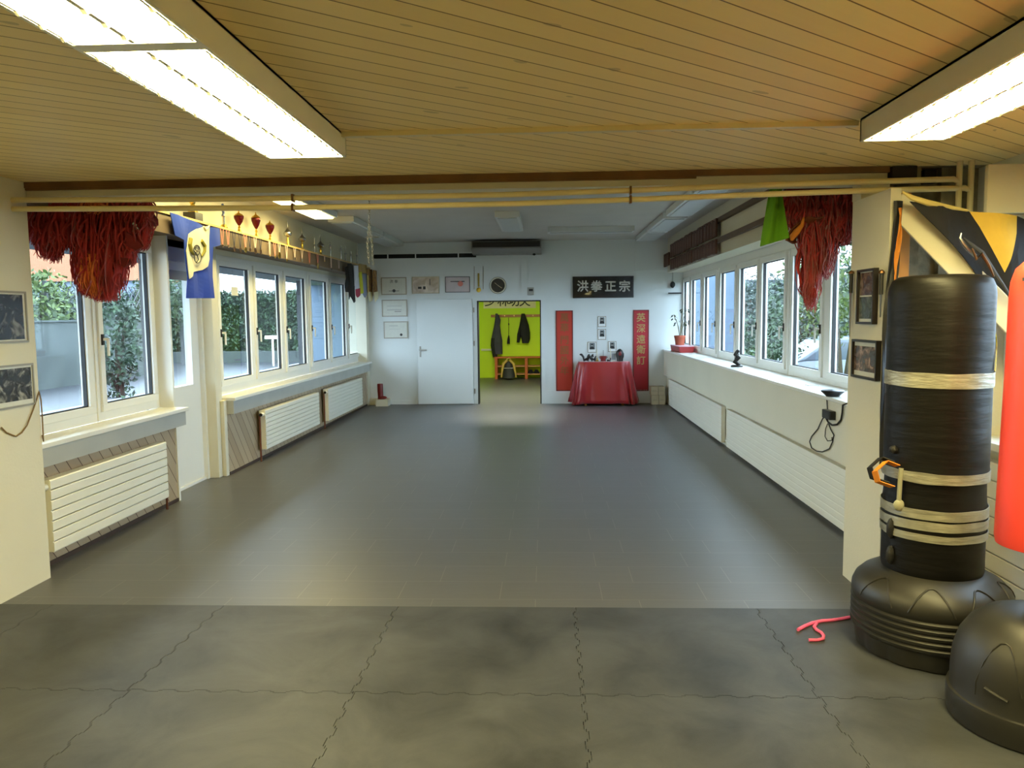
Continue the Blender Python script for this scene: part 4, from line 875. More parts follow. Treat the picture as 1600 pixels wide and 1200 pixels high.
# fuse box
x, z = F(829, 455); t = thing('switch_box', (x, 14.46, z), 'small grey control box on the wall above the doorway corner', 'control box')
MB().box(x-.06, x+.06, 14.45, 14.5, z-.07, z+.07).build('casing', mat('box_grey', rgb(160, 160, 150), .5), t, bevel=.004); MB().box(x-.03, x+.045, 14.447, 14.45, z, z+.04).build('display', GREYD, t)
# black sign
SY = 14.44
a = F(895, 466, SY); b = F(990, 431, SY); sg = thing('name_board', ((a[0]+b[0])/2, SY, a[1]), 'wide black board with four silver characters above the altar', 'sign')
tilt = -.012
MB().box(a[0], b[0], SY, SY+.03, a[1], b[1]).build('board', mat('black_lacquer', rgb(12, 11, 10), .22, var=.2, coat=.3), sg, bevel=.004)
for (u0, u1, v0, v1) in ((0, 1, 0, .035), (0, 1, .965, 1), (0, .012, 0, 1), (.988, 1, 0, 1)):
    MB().box(a[0]+(b[0]-a[0])*u0, a[0]+(b[0]-a[0])*u1, SY-.006, SY, a[1]+(b[1]-a[1])*v0, a[1]+(b[1]-a[1])*v1).build('edge_moulding', BLACKG, sg)
CHM = mat('silver_character', rgb(176, 172, 160), .5, metal=.2)
for chh, px in zip('洪拳正宗', (910.5, 932, 954, 976)):
    p = F(px, 448.5, SY); text('character', chh, .215, (p[0], SY-.004, p[1]), CHM, sg, ext=.003, bold=.006)
def scroll(x0, y0, x1, y1, chars, ys, cm, label, base):
    SYY = 14.455
    a = F(x0, y1, SYY); b = F(x1, y0, SYY); t = thing('hanging_scroll', ((a[0]+b[0])/2, SYY, a[1]), label, 'scroll')
    MB().box(a[0], b[0], SYY, SYY+.01, a[1], b[1]).build('panel', base, t)
    for (u0, u1, v0, v1) in ((0, 1, 0, .012), (0, 1, .988, 1), (0, .06, 0, 1), (.94, 1, 0, 1)):
        MB().box(a[0]+(b[0]-a[0])*u0, a[0]+(b[0]-a[0])*u1, SYY-.004, SYY, a[1]+(b[1]-a[1])*v0, a[1]+(b[1]-a[1])*v1).build('border', DRED, t)
    for c_, yy in zip(chars, ys):
        p = F((x0+x1)/2, yy, SYY); text('character', c_, .17, (p[0], SYY-.002, p[1]), cm, t, ext=.001, bold=.003)
GC = mat('scroll_gold', rgb(170, 140, 84), .5, metal=.3)
scroll(869, 485, 895, 611, '萬華門國外年', (497, 513, 532, 548, 564, 580), mat('scroll_dull_gold', rgb(140, 84, 40), .6, metal=.2), 'orange red vertical scroll with faint characters, left of the altar', mat('scroll_orange_red', rgb(188, 52, 30), .55, var=.12, vscale=2))
scroll(989, 484, 1014, 611, '英深遠衛訂', (497, 514, 531, 547, 564), GC, 'crimson vertical scroll with five gold characters, right of the altar', mat('scroll_crimson', rgb(176, 26, 40), .5, var=.12, vscale=2))
# portraits
SKIN = mat('portrait_grey', rgb(150, 150, 146), .6); SUIT = mat('portrait_dark', rgb(30, 32, 34), .6); PBG = mat('portrait_ground', rgb(110, 114, 112), .6)
for (x0, y0, x1, y1, lab) in ((934, 494, 947, 511, 'small portrait photograph above the altar, topmost of four'), (934, 514, 947, 531, 'small portrait photograph above the altar, second from top'), (918, 534, 932, 551, 'small portrait photograph above the altar, bottom left one'), (950, 533, 963, 550, 'small portrait photograph above the altar, bottom right one')):
    Y = 14.47; a = F(x0, y1, Y-.01); b = F(x1, y0, Y-.01); cx = (a[0]+b[0])/2; w = b[0]-a[0]; hh = b[1]-a[1]
    t = thing('portrait_frame', (cx, Y, a[1]), lab, 'portrait', 'portraits above the altar')
    MB().box(a[0], b[0], Y-.015, Y, a[1], b[1]).build('frame', SILF, t)
    MB().box(a[0]+.012, b[0]-.012, Y-.017, Y-.015, a[1]+.012, b[1]-.012).build('mount', mat('white_mount', rgb(220, 222, 220), .6), t)
    MB().box(a[0]+.035, b[0]-.03, Y-.019, Y-.017, a[1]+.06, b[1]-.02).build('photograph', PBG, t)
    MB().prism([(cx-.045, a[1]+.061), (cx+.045, a[1]+.061), (cx+.035, a[1]+.10), (cx+.012, a[1]+.115), (cx-.012, a[1]+.115), (cx-.035, a[1]+.10)], 'y', Y-.021, Y-.019).build('dark_suit', SUIT, t)
    MB().lathe([(.02, .0), (.02, .002)], (cx, Y-.019, a[1]+.135), 14, 'y').build('head', SKIN, t)
    MB().prism([(cx-.022, a[1]+.138), (cx+.022, a[1]+.138), (cx+.018, a[1]+.162), (cx-.018, a[1]+.162)], 'y', Y-.0225, Y-.0212).build('hair', SUIT, t)

# ------------------------------------------------------------------ altar
TX0, TX1, TY0, TY1, TZ = .60, 1.52, 14.06, 14.42, .80
tb = thing('altar_table', ((TX0+TX1)/2, 14.24, 0), 'small table completely hidden under the red satin cloth by the far wall', 'table')
MB().box(TX0+.07, TX1-.07, TY0+.05, TY1-.05, TZ-.03, TZ-.004).build('tabletop', ORWOOD, tb)
for x in (TX0+.12, TX1-.12):
    for y in (TY0+.09, TY1-.09): MB().box(x-.02, x+.02, y-.02, y+.02, 0, TZ-.03).build('leg', ORWOOD, tb)
def drape():
    vs = []; fs = []; n = 120
    cx, cy = (TX0+TX1)/2, (TY0+TY1)/2; hx, hy = (TX1-TX0)/2, (TY1-TY0)/2
    def rim(k, grow, fold):
        t = k/n*2*PI; c, s_ = math.cos(t), math.sin(t); m = max(abs(c)/1, abs(s_)/1); u, v = c/m, s_/m
        e = .88; uu = math.copysign(abs(c)**.35, c); vv = math.copysign(abs(s_)**.35, s_)
        g = grow*(1+.3*math.sin(5*t+.6)+.25*math.sin(9*t+1))
        x = cx+uu*(hx+g)+fold*math.sin(t*13)*abs(vv); y = cy+vv*(hy+g*.35)+fold*(math.sin(t*17+1)+.5*math.sin(t*29))*1.6
        return x, min(y, 14.462)
    L = [(0, 0, TZ), (.008, 0, TZ-.012)]+[(.012+.12*((k+1)/12)**.9, .016*((k+1)/12), TZ-.012-(TZ-.03)*((k+1)/12)) for k in range(12)]
    vs.append((cx, cy, TZ+.001))
    for g, f, z in L:
        for k in range(n):
            x, y = rim(k, g, f); zz = z
            if z < .1: zz = z+.012*math.sin(k/n*2*PI*3)+.012
            vs.append((x, y, zz))
    for k in range(n): fs.append((0, 1+k, 1+(k+1) % n))
    for i in range(len(L)-1):
        for k in range(n): a = 1+i*n; fs.append((a+k, a+n+k, a+n+(k+1) % n, a+(k+1) % n))
    m = MB(); m.add(vs, fs); o = m.build('tablecloth', REDC, smooth=True)
    sd = o.modifiers.new('thickness', 'SOLIDIFY'); sd.thickness = .003
    tag(o, 'red satin cloth draped to the floor over the altar table', 'tablecloth')
drape()
TP = TZ+.003
def px_x(px, Y=14.25): return at('y', Y, px, 560).x
def onalt(name, px, label, cat, Y=14.22): return thing(name, (px_x(px, Y), Y, TP), label, cat), px_x(px, Y), Y
t, x, y = onalt('dragon_carving', 921, 'dark carved dragon-like figure on the altar, leftmost item', 'figurine')
WDK = mat('dark_carved_wood', rgb(26, 20, 16), .45, var=.4, vscale=30)
MB().tube([(x-.14, y, TP+.12), (x-.11, y, TP+.08), (x-.10, y, TP+.03), (x-.04, y, TP+.04), (x+.0, y, TP+.09), (x+.04, y, TP+.05), (x+.09, y, TP+.03), (x+.12, y, TP+.10)], [.02, .02, .025, .03, .035, .03, .022, .008], 8).build('serpent_body', WDK, t, smooth=True)
MB().blob((x-.15, y, TP+.125), (.03, .02, .018), 8, .3, 2).build('head', WDK, t, smooth=True)
for dx in (-.1, -.03, .04, .1): MB().tube([(x+dx, y, TP), (x+dx+.01, y, TP+.05)], .012, 6).build('foot', WDK, t)
for dx in (-.02, .05): MB().prism([(x+dx-.03, TP+.08), (x+dx+.03, TP+.08), (x+dx+.02, TP+.14), (x+dx-.01, TP+.12)], 'y', y-.008, y+.008).build('crest', WDK, t)
def candle(px, h, label, Y=14.25, hold=BRASS, nm='candlestick', cat='candlestick'):
    t, x, y = onalt(nm, px, label, cat, Y)
    MB().lathe([(.035, 0), (.03, .012), (.01, .03), (.008, .05), (.018, .06)], (x, y, TP), 16).build('holder', hold, t, smooth=True)
    MB().tube([(x, y, TP+.05), (x, y, TP+h)], .006, 8).build('candle', WC, t, smooth=True)
candle(933, .22, 'slender cream candle in brass holder left of the incense bowl'); candle(954, .24, 'tall slender cream candle right of the incense bowl', hold=GREYD)
t, x, y = onalt('incense_bowl', 942.5, 'small dark red incense bowl with a stick, middle of altar', 'incense bowl')
MB().lathe([(.05, 0), (.045, .02), (.05, .04), (.062, .08), (.06, .095), (.05, .09), (.045, .06), (.01, .05)], (x, y, TP), 24).build('bowl', DRED, t, smooth=True)
for dx in (-.06, .06): MB().tube([(x+dx*.9, y, TP+.05), (x+dx*1.3, y, TP+.075), (x+dx, y, TP+.09)], .006, 6).build('handle', DRED, t)
MB().tube([(x, y, TP+.07), (x+.003, y, TP+.20)], .0035, 6).build('incense_stick', WDK, t)
t, x, y = onalt('book_stand', 958, 'small grey picture card on a white block beside the dark statue', 'picture', 14.22)
MB().box(x-.05, x+.04, y-.03, y+.03, TP, TP+.022).build('block', PAPER, t); MB().box(x-.02, x+.05, y+.035, y+.045, TP+.0, TP+.14).build('card', mat('grey_card', rgb(150, 156, 158), .6), t)
t, x, y = onalt('dark_statue', 968.5, 'round dark brown carved statue on the right end of the altar', 'statue', 14.2)
MB().loft([(x, y, TP+.0, .055, .05), (x, y, TP+.05, .06, .05), (x, y, TP+.09, .075, .05), (x, y, TP+.14, .078, .05), (x, y, TP+.18, .06, .045), (x, y, TP+.21, .035, .03), (x, y, TP+.225, .01, .01)], 20, .15, 3).build('carved_body', WDK, t, smooth=True)
MB().blob((x, y-.045, TP+.14), (.03, .015, .04), 8, .3, 1).build('face', DRED, t, smooth=True)
t, x, y = onalt('wine_cup', 950, 'tiny dark cup on the altar left of the tall candle', 'cup', 14.2); MB().lathe([(.012, 0), (.02, .025), (.018, .03)], (x, y, TP), 12).build('cup', WDK, t, smooth=True)

# corner boxes and the boot-shaped thing
def cbox(name, x0, x1, y0, y1, z0, z1, m, label): 
    o = MB().box(x0, x1, y0, y1, z0, z1).build(name, m, bevel=.006); tag(o, label, 'box', 'boxes in the right far corner'); MB().box(x0+.02, x1-.02, y0-.002, y0, (z0+z1)/2-.004, (z0+z1)/2+.004).build('tape_line', SILF, o); return o
CARD = mat('cream_box', rgb(186, 176, 150), .7, var=.08)
cbox('storage_box', 1.93, 2.06, 14.2, 14.4, 0, .17, CARD, 'cream box on the floor in the right far corner, lower left of stack')
cbox('storage_box', 2.065, 2.185, 14.2, 14.4, 0, .17, CARD, 'cream box on the floor in the right far corner, lower right of stack')
cbox('storage_box', 1.92, 2.05, 14.2, 14.4, .172, .33, CARD, 'cream box in the right far corner, upper left of stack')
cbox('storage_box', 2.055, 2.17, 14.2, 14.4, .172, .33, CARD, 'cream box in the right far corner, upper right of stack')
# dark red boot on a block
bx, bz = F(589, 622, 14.3)[0], 0
o = MB().box(-3.16, -2.93, 14.15, 14.38, 0, .125).build('cream_block', WHITE, bevel=.004); tag(o, 'low cream block in the left far corner carrying dark red boot', 'block')
t = thing('boot', (-3.08, 14.25, .125), 'tall dark red boot standing on the cream block, left far corner', 'boot')
MB().loft([(-3.09, 14.27, .127, .055, .05), (-3.09, 14.27, .17, .05, .048), (-3.095, 14.27, .27, .052, .05), (-3.095, 14.27, .40, .055, .052), (-3.095, 14.27, .415, .05, .048)], 16, .06).build('shaft', DRED, t, smooth=True)
MB().blob((-3.05, 14.25, .155), (.085, .045, .03), 8, .1).build('foot', DRED, t, smooth=True)

# ------------------------------------------------------------------ wooden name tablets on rails
TAB = mat('dark_brown_tablet', rgb(92, 52, 34), .6, var=.35, vscale=12, bump=.2, bscale=20, bstretch=(1, 1, .2)); RAIL = mat('rail_brown', rgb(96, 74, 54), .6, var=.2)
for z, lab in ((2.84, 'upper of two long brown rails on the right wall above windows'), (2.585, 'lower of two long brown rails on the right wall above windows')):
    o = MB().box(2.205, 2.25, 5.2, 13.8, z-.03, z+.03).build('wall_rail', RAIL, bevel=.003); tag(o, lab, 'rail')
proto = None
ORD = ['first', 'second', 'third', 'fourth', 'fifth', 'sixth', 'seventh', 'eighth', 'ninth', 'tenth', 'eleventh', 'twelfth', 'thirteenth', 'fourteenth', 'fifteenth', 'sixteenth', 'seventeenth', 'eighteenth']
def tablet(y, z, dz, row, k):
    global proto
    if proto is None:
        t = thing('name_tablet', (2.19, y, z), 'x', 'wooden tablet'); MB().box(2.175, 2.20, y-.088, y+.088, z-.22, z).build('tablet', TAB, t, bevel=.004)
        MB().blob((2.172, y, z-.03), .008, 6).build('hanging_nail', BLACK, t, smooth=True); proto = t
    else: t = copy_tree(proto); t.location = (2.19, y, z)
    t['label'] = ('dark brown wooden tablet, %s row on the right wall, %s from the camera end' % (row, ORD[k])) if 'short' not in row else 'dark brown wooden tablet by the far corner below the rails, %s from the camera' % ORD[k]; t['group'] = 'wooden tablets, %s row' % row
    t.scale = (1, 1, dz)
R2 = random.Random(5)
for k in range(18):
    y = 10.2+.2*k+(.03 if k in (4, 5, 6, 7) else 0)+(.06 if k > 7 else 0)
    tablet(y, 2.86+R2.uniform(-.008, .008), 1.05, 'upper', k); 
for k in range(18):
    y = 10.2+.2*k+(.06 if k > 7 else 0)
    tablet(y, 2.60+R2.uniform(-.006, .006), .84, 'lower', k)
for k in range(3): tablet(14.0+.19*k, 2.74, 1.05, 'short far corner', k)

# ------------------------------------------------------------------ right sill things
SZ = 1.001
p = at('z', SZ, 1151, 573); t = thing('dragon_figurine', (p.x, p.y, SZ), 'dark bronze dragon figurine standing on the right window sill', 'figurine')
DB = mat('dark_bronze', rgb(44, 42, 36), .4, metal=.5, var=.4, vscale=30)
MB().lathe([(.07, 0), (.072, .012), (.06, .02)], (p.x, p.y, SZ), 20).build('base', DB, t, smooth=True)
MB().tube([(p.x+.03, p.y-.03, SZ+.02), (p.x-.02, p.y, SZ+.06), (p.x+.02, p.y+.01, SZ+.11), (p.x-.02, p.y-.01, SZ+.15), (p.x, p.y-.02, SZ+.19)], [.02, .03, .035, .025, .02], 8).build('body', DB, t, smooth=True)
MB().blob((p.x+.0, p.y-.05, SZ+.19), (.02, .035, .02), 8, .3).build('head', DB, t, smooth=True)
for s in (-1, 1): MB().prism([(p.y-.01, SZ+.13), (p.y+.06*s-.01, SZ+.21), (p.y+.07*s, SZ+.14), (p.y+.04*s, SZ+.10)], 'x', p.x-.004+.02*s, p.x+.004+.02*s).build('wing', DB, t)
MB().tube([(p.x, p.y+.02, SZ+.06), (p.x, p.y+.08, SZ+.05), (p.x, p.y+.09, SZ+.11)], [.012, .01, .004], 6).build('tail', DB, t, smooth=True)
p = at('z', SZ, 1301, 619); t = thing('conference_speaker', (p.x, p.y, SZ), 'flat black dish-shaped device on the right window sill near its front end', 'speaker')
MB().lathe([(.05, 0), (.055, .008), (.085, .035), (.088, .042), (.08, .048), (.01, .052)], (p.x, p.y, SZ), 32).build('body', BLACKG, t, smooth=True)
W5 = 2.189
def wl(pts, r, off=0): return [at('x', W5-r-off, x, y) for x, y in pts]
pa = thing('power_adapter', at('x', W5-.02, 1299, 648), 'black power adapter plugged into the wall under the right sill', 'power adapter')
a = at('x', W5, 1293, 652); b = at('x', W5, 1306, 643); MB().box(W5-.05, W5, min(a.y, b.y), max(a.y, b.y), 1.65-.145*6.05-.02-.03, 1.65-.145*6.05+.015).build('plug_block', BLACKG, pa, bevel=.004) if False else MB().box(W5-.045, W5, min(a.y, b.y), max(a.y, b.y), min(a.z, b.z), max(a.z, b.z)).build('plug_block', BLACKG, pa, bevel=.004)
def cable(pts, r, label, m=BLACK):
    o = MB().tube(wl(pts, r, .004), r, 6).build('cable', m, smooth=True); tag(o, label, 'cable')
cable([(1335, 628), (1325, 630), (1317, 633), (1316, 645), (1314, 656), (1308, 663), (1300, 664), (1294, 660), (1290, 652), (1292, 646), (1300, 643)], .007, 'thick black cable looping from the sill end to the power adapter')
cable([(1292, 611+4), (1292, 625), (1293, 640), (1290, 648), (1285, 655), (1278, 670), (1268, 682), (1265, 690), (1268, 700), (1276, 705), (1285, 706), (1296, 701), (1301, 690), (1303, 680), (1298, 671), (1294, 660), (1291, 651)], .0045, 'thin black cable in a large loop below the dish-shaped device')
cable([(1293, 662), (1290, 670), (1289, 682), (1293, 689), (1300, 688), (1300, 683)], .0035, 'smallest thin cable loop hanging inside the larger loop')
o = MB().box(2.33, 2.42, 6.95, 7.05, SZ-.001, SZ+.004).build('paper_slip', PAPER); tag(o, 'small white slip of paper lying on the right window sill', 'paper')
# planter
p = at('z', SZ, 1060, 547); X0 = 2.30
t = thing('plant_tray', (2.34, 13.9, SZ), 'red tray under the flower pot, far end of the right sill', 'tray')
MB().prism([(2.25, SZ), (2.47, SZ), (2.49, SZ+.10), (2.23, SZ+.10)], 'y', 13.1, 14.0).build('tray_body', mat('red_tray', rgb(170, 48, 50), .4, var=.1), t, bevel=.008)
MB().box(2.235, 2.485, 13.09, 14.01, SZ+.098, SZ+.106).build('tray_rim', mat('pale_rim', rgb(190, 150, 160), .5), t)
c = (2.35, 13.7, SZ+.108); t = thing('potted_plant', c, 'sparse leggy plant in a terracotta pot on the red tray', 'plant')
MB().lathe([(.075, 0), (.095, .13), (.10, .135), (.10, .165), (.09, .165), (.085, .14)], c, 28).build('pot', mat('terracotta', rgb(164, 84, 58), .75, var=.12), t, smooth=True)
MB().lathe([(.085, .12), (.085, .145)], c, 20).build('soil', mat('soil', rgb(40, 30, 22), .9), t)
LEAFD = mat('dark_leaf', rgb(50, 62, 44), .6, var=.4, vscale=20); STEM = mat('plant_stem', rgb(110, 104, 76), .7)
for k in range(7):
    a = k*2.4; dx, dy = .12*math.cos(a), .2*math.sin(a); hh = .3+.1*(k % 3)
    pts = [(c[0], c[1], c[2]+.13), (c[0]+dx*.4, c[1]+dy*.4, c[2]+.13+hh*.6), (c[0]+dx, c[1]+dy, c[2]+.13+hh)]
    MB().tube(pts, .005, 5).build('stem', STEM, t, smooth=True)
    m = MB()
    for q in range(3):
        b = Vector(pts[2])+Vector((.03*math.cos(q*2+k), .05*math.sin(q*2+k), -.03*q)); d = Vector((math.cos(q*2.1+k)*.05, math.sin(q*2.1+k)*.07, -.05)); s_ = d.cross(Vector((0, 0, 1))).normalized()*.02
        m.add([b, b+d*.5+s_, b+d, b+d*.5-s_, b+d*.5+Vector((0, 0, .006))], [(0, 1, 4), (1, 2, 4), (2, 3, 4), (3, 0, 4), (0, 3, 2, 1)])
    m.build('leaf_cluster', LEAFD, t)
p = at('y', 14.44, 1051, 444); t = thing('hanging_ornament', (p.x, p.y, p.z), 'small dark ornament hanging in the far right window reveal', 'ornament')
MB().blob((p.x, p.y, p.z-.01), (.045, .04, .06), 8, .2).build('bauble', BLACK, t, smooth=True); MB().tube([(p.x, p.y, p.z+.04), (p.x, p.y, 2.41)], .003, 5).build('thread', BLACK, t)
o = MB().box(2.26, 2.5, 14.44, 14.47, 2.02, 2.045).build('towel_rail', BLACK); tag(o, 'short black bar across the far right window reveal', 'rail')

# ------------------------------------------------------------------ changing room contents
LY = 20.63
def G(px, py, Y=LY): p = at('y', Y, px, py); return p.x, p.z
a = G(755.5, 482); b = G(837, 462); cs = thing('calligraphy_banner', ((a[0]+b[0])/2, LY, a[1]), 'cream banner with black brush characters on the lime green wall', 'banner')
MB().box(a[0], b[0], LY, LY+.02, a[1], 2.26).build('paper', mat('cream_paper', rgb(226, 216, 190), .7), cs)
for chh, px in zip('少林功夫', (766, 786, 803, 820)): p = G(px, 472.5); text('brush_character', chh, .31, (p[0], LY-.002, p[1]+.02), INK, cs, ext=.001, bold=.004)
a = G(767, 496); b = G(845, 491); ck = thing('coat_rack', (a[0], LY, a[1]), 'long wooden coat rack board on the lime green wall', 'coat rack')
MB().box(a[0], 1.0, LY-.01, LY+.018, a[1], b[1]).build('board', mat('rack_wood', rgb(176, 116, 52), .5, var=.2, vscale=10), ck)
for k in range(9): MB().tube([(a[0]+.12+.25*k, LY-.01, (a[1]+b[1])/2), (a[0]+.12+.25*k, LY-.07, (a[1]+b[1])/2+.01)], .012, 6).build('peg', BRASS, ck)
def coat(name, secs, m, label, cat, extra=()):
    ss = [( (G(l, y)[0]+G(r, y)[0])/2, LY-.10, G(l, y)[1], abs(G(r, y)[0]-G(l, y)[0])/2, .075) for l, r, y in secs]
    ss.sort(key=lambda q: q[2]); t = thing(name, (ss[0][0], LY-.1, ss[0][2]), label, cat)
    MB().loft(ss, 24, .16, len(label)).build('body', m, t, smooth=True)
    for nm, sec, mm in extra:
        s2 = [((G(l, y)[0]+G(r, y)[0])/2, LY-.12, G(l, y)[1], abs(G(r, y)[0]-G(l, y)[0])/2, .06) for l, r, y in sec]; s2.sort(key=lambda q: q[2])
        MB().loft(s2, 16, .2, 4).build(nm, mm, t, smooth=True)
COAT = mat('slate_blue_fabric', rgb(66, 66, 84), .8, var=.2, vscale=5); COATB = mat('black_fabric', rgb(26, 26, 30), .8, var=.3, vscale=5)
coat('jacket', [(774.5, 778, 490), (773.5, 781, 500), (772, 782, 510), (770, 783, 520), (768, 785, 532), (768.5, 785, 545), (771, 785, 553)], COAT, 'long slate blue jacket hanging on the left of the coat rack', 'jacket', [('dark_hem', [(768, 775, 528), (767.5, 775, 540), (770, 777, 553), (771, 778, 558)], COATB), ('hood', [(775, 780, 492), (776, 782.5, 500), (777, 782, 507)], COAT)])
coat('jacket', [(815, 820, 490), (814, 823, 498), (812, 826, 508), (811, 828, 520), (815, 828, 530), (816, 826, 536)], COATB, 'short black jacket hanging on the right of the coat rack', 'jacket', [('sleeve', [(812, 816, 508), (808.5, 814, 522), (807.5, 812, 535)], COATB)])
coat('shoe_bag', [(794.5, 796, 524), (793, 797, 530), (792.5, 797, 537)], COATB, 'small black bag on a long cord below the coat rack', 'bag', [('cord', [(794.8, 795.4, 496), (794.8, 795.4, 526)], COATB), ('toggle', [(794.4, 796, 505), (794.4, 796, 508)], COATB)])
# bench with shoe shelves
SW = mat('orange_shelf_wood', rgb(196, 96, 36), .5, var=.15, vscale=8); BY0, BY1 = 20.2, 20.62
def bx_(px): return G(px, 575, BY0)[0]
xa = bx_(773); zt = G(780, 558, BY0)[1]
bn = thing('shoe_bench', (xa, 20.4, 0), 'orange wooden shoe bench with open shelves along the lime wall', 'bench')
MB().box(xa-.02, 1.2, BY0-.02, BY1, zt-.03, zt).build('seat', SW, bn, bevel=.004)
for px in (775, 822, 868): MB().box(bx_(px)-.03, bx_(px)+.04, BY0, BY1, 0, zt-.03).build('side_panel', SW, bn)
for z in (.12, .33): MB().box(xa, 1.2, BY0+.02, BY1, z-.012, z+.012).build('shelf', mat('shelf_pale', rgb(206, 150, 90), .5, var=.1), bn)
for px, lab in ((829, 'dark shoe on the lower shelf of the bench, left of the pair'), (838, 'dark shoe on the lower shelf of the bench, right of the pair')):
    x = bx_(px); t = thing('shoe', (x, 20.35, .133), lab, 'shoe', 'dark shoes on the bench shelf'); MB().loft([(x, 20.35, .133, .085, .10), (x, 20.35, .16, .08, .11), (x, 20.38, .20, .045, .06), (x, 20.39, .23, .035, .045)], 14, .08).build('upper', COATB, t, smooth=True); MB().box(x-.08, x+.08, 20.26, 20.44, .132, .142).build('sole', BLACKG, t)
# backpack
by = 20.0; bp = thing('backpack', (G(795, 590, by)[0], by, 0), 'dark backpack with tan straps standing before the shoe bench', 'backpack')
ss = [( (G(l, y, by)[0]+G(r, y, by)[0])/2, by, G(l, y, by)[1], abs(G(r, y, by)[0]-G(l, y, by)[0])/2, .12) for l, r, y in ((790, 800, 565), (788, 802, 570), (786, 804, 578), (785.5, 805, 586), (786, 804, 591))]
ss = [(a_, b_, max(c_, .005), d_, e_) for a_, b_, c_, d_, e_ in ss]; ss.sort(key=lambda q: q[2]); MB().loft(ss, 20, .05).build('body', GREYD, bp, smooth=True)
TAN = mat('tan_strap', rgb(196, 160, 84), .7)
for s in (-1, 1):
    cx = G(795, 575, by)[0]; MB().tube([(cx+s*.03, by-.13, G(795, 562, by)[1]), (cx+s*.13, by-.14, G(795, 568, by)[1]), (cx+s*.17, by-.13, .22), (cx+s*.19, by-.12, .06)], [.03, .035, .025, .015], 8).build('shoulder_strap', TAN, bp, smooth=True)
MB().tube([(cx-.05, by-.05, G(795, 561, by)[1]), (cx, by-.05, G(795, 559, by)[1]), (cx+.05, by-.05, G(795, 561, by)[1])], .012, 6).build('top_handle', TAN, bp, smooth=True)
MB().box(cx-.13, cx+.13, by-.14, by-.12, .30, .315).build('zip', SILVER, bp)
a = G(752, 548); b = G(770, 545); o = MB().box(a[0], b[0]+.1, LY-.04, LY+.015, a[1], b[1]).build('white_rail', WHITE); tag(o, 'short white rail on the lime green wall left of jacket', 'rail')
#PART5
# ------------------------------------------------------------------ outside, left: yard, wall, hedge, houses
ASPH = mat('wet_asphalt', rgb(42, 44, 48), .5, var=.2, vscale=1); CWALL = mat('yard_concrete', rgb(62, 68, 66), .8, var=.35, vscale=1.2)
def leafmat(name, a, b): return mat(name, a, .6, var=0, vscale=3.5, color2=b)
HEDGE = leafmat('hedge_leaf', (.028, .060, .022), (.006, .018, .008)); BUSHM = leafmat('bush_leaf', (.035, .07, .02), (.010, .024, .010))
YELM = leafmat('yellow_green_leaf', (.10, .14, .025), (.025, .05, .012)); GREYM = leafmat('grey_green_leaf', (.05, .07, .055), (.014, .026, .02)); BARK = mat('bark', rgb(60, 48, 38), .9, var=.3, vscale=12)
def leaves(mb, n, fn, s, rnd):
    for _ in range(n):
        c = fn(rnd); d = Vector((rnd.gauss(0, 1), rnd.gauss(0, 1), rnd.gauss(0, 1))).normalized(); e = d.cross(Vector((rnd.gauss(0, 1), rnd.gauss(0, 1), rnd.gauss(0, 1)))).normalized(); q = s*rnd.uniform(.6, 1.3)
        mb.add([c-d*q, c+e*q*.45, c+d*q, c-e*q*.45], [(0, 1, 2, 3)])
RL = random.Random(11)
struct('ground_left', MB().box(-60, -3.75, -10, 70, -.3, -.02), ASPH)
struct('ground_right', MB().box(2.75, 60, -10, 70, -.6, -.35), mat('garden_ground', (.05, .06, .03), .9, var=.4, vscale=.8))
struct('trim_22', MB().box(-9.13, -9.01, 3, 30, -.019, -.012), mat('road_paint', rgb(150, 156, 160), .6))
struct('trim_23', MB().box(-4.56, -4.44, 8.58, 8.70, -.02, 2.33), GREYD); struct('trim_24', MB().box(-4.56, -4.44, 14.1, 14.22, -.02, 2.33), GREYD)
struct('trim_25', MB().box(-4.9, -3.75, 16.0, 16.15, -.02, 2.33), mat('wing_wall_paint', rgb(92, 108, 128), .7, var=.06)); struct('trim_26', MB().box(2.75, 3.7, 15.0, 15.15, -.35, 2.5), mat('wing_wall_paint', rgb(150, 165, 180), .7))
o = MB().box(-12.4, -12.2, 0, 24, -.02, 1.62).box(-12.45, -12.15, 0, 24, 1.62, 1.66).build('retaining_wall', CWALL); tag(o, 'tall stained concrete wall across the yard behind the near left window', 'wall')
o = MB().box(-22, -5.5, 29, 29.3, -.02, .40).build('low_wall', CWALL); tag(o, 'low concrete wall at the foot of the hedge outside', 'wall')
hg = thing('hedge', (-13, 30.4, 0), 'long dense dark green hedge behind the low concrete wall', 'hedge')
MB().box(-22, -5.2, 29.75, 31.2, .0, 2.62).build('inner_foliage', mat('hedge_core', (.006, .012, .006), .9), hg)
m = MB()
def hf(r):
    if r.random() < .12: return Vector((r.uniform(-22, -5), r.uniform(29.6, 31.2), 2.65+.12*noise.noise(Vector((r.random()*9, 0, 0)))+r.uniform(-.08, .1)))
    x = r.uniform(-22, -5); z = r.uniform(.3, 2.7); return Vector((x, 29.62+.14*noise.noise(Vector((x*1.5, z*1.5, 0)))+r.uniform(-.05, .08), z))
leaves(m, 16000, hf, .075, RL); o = m.build('leaves', HEDGE, hg, fix=False); o['kind'] = 'stuff'
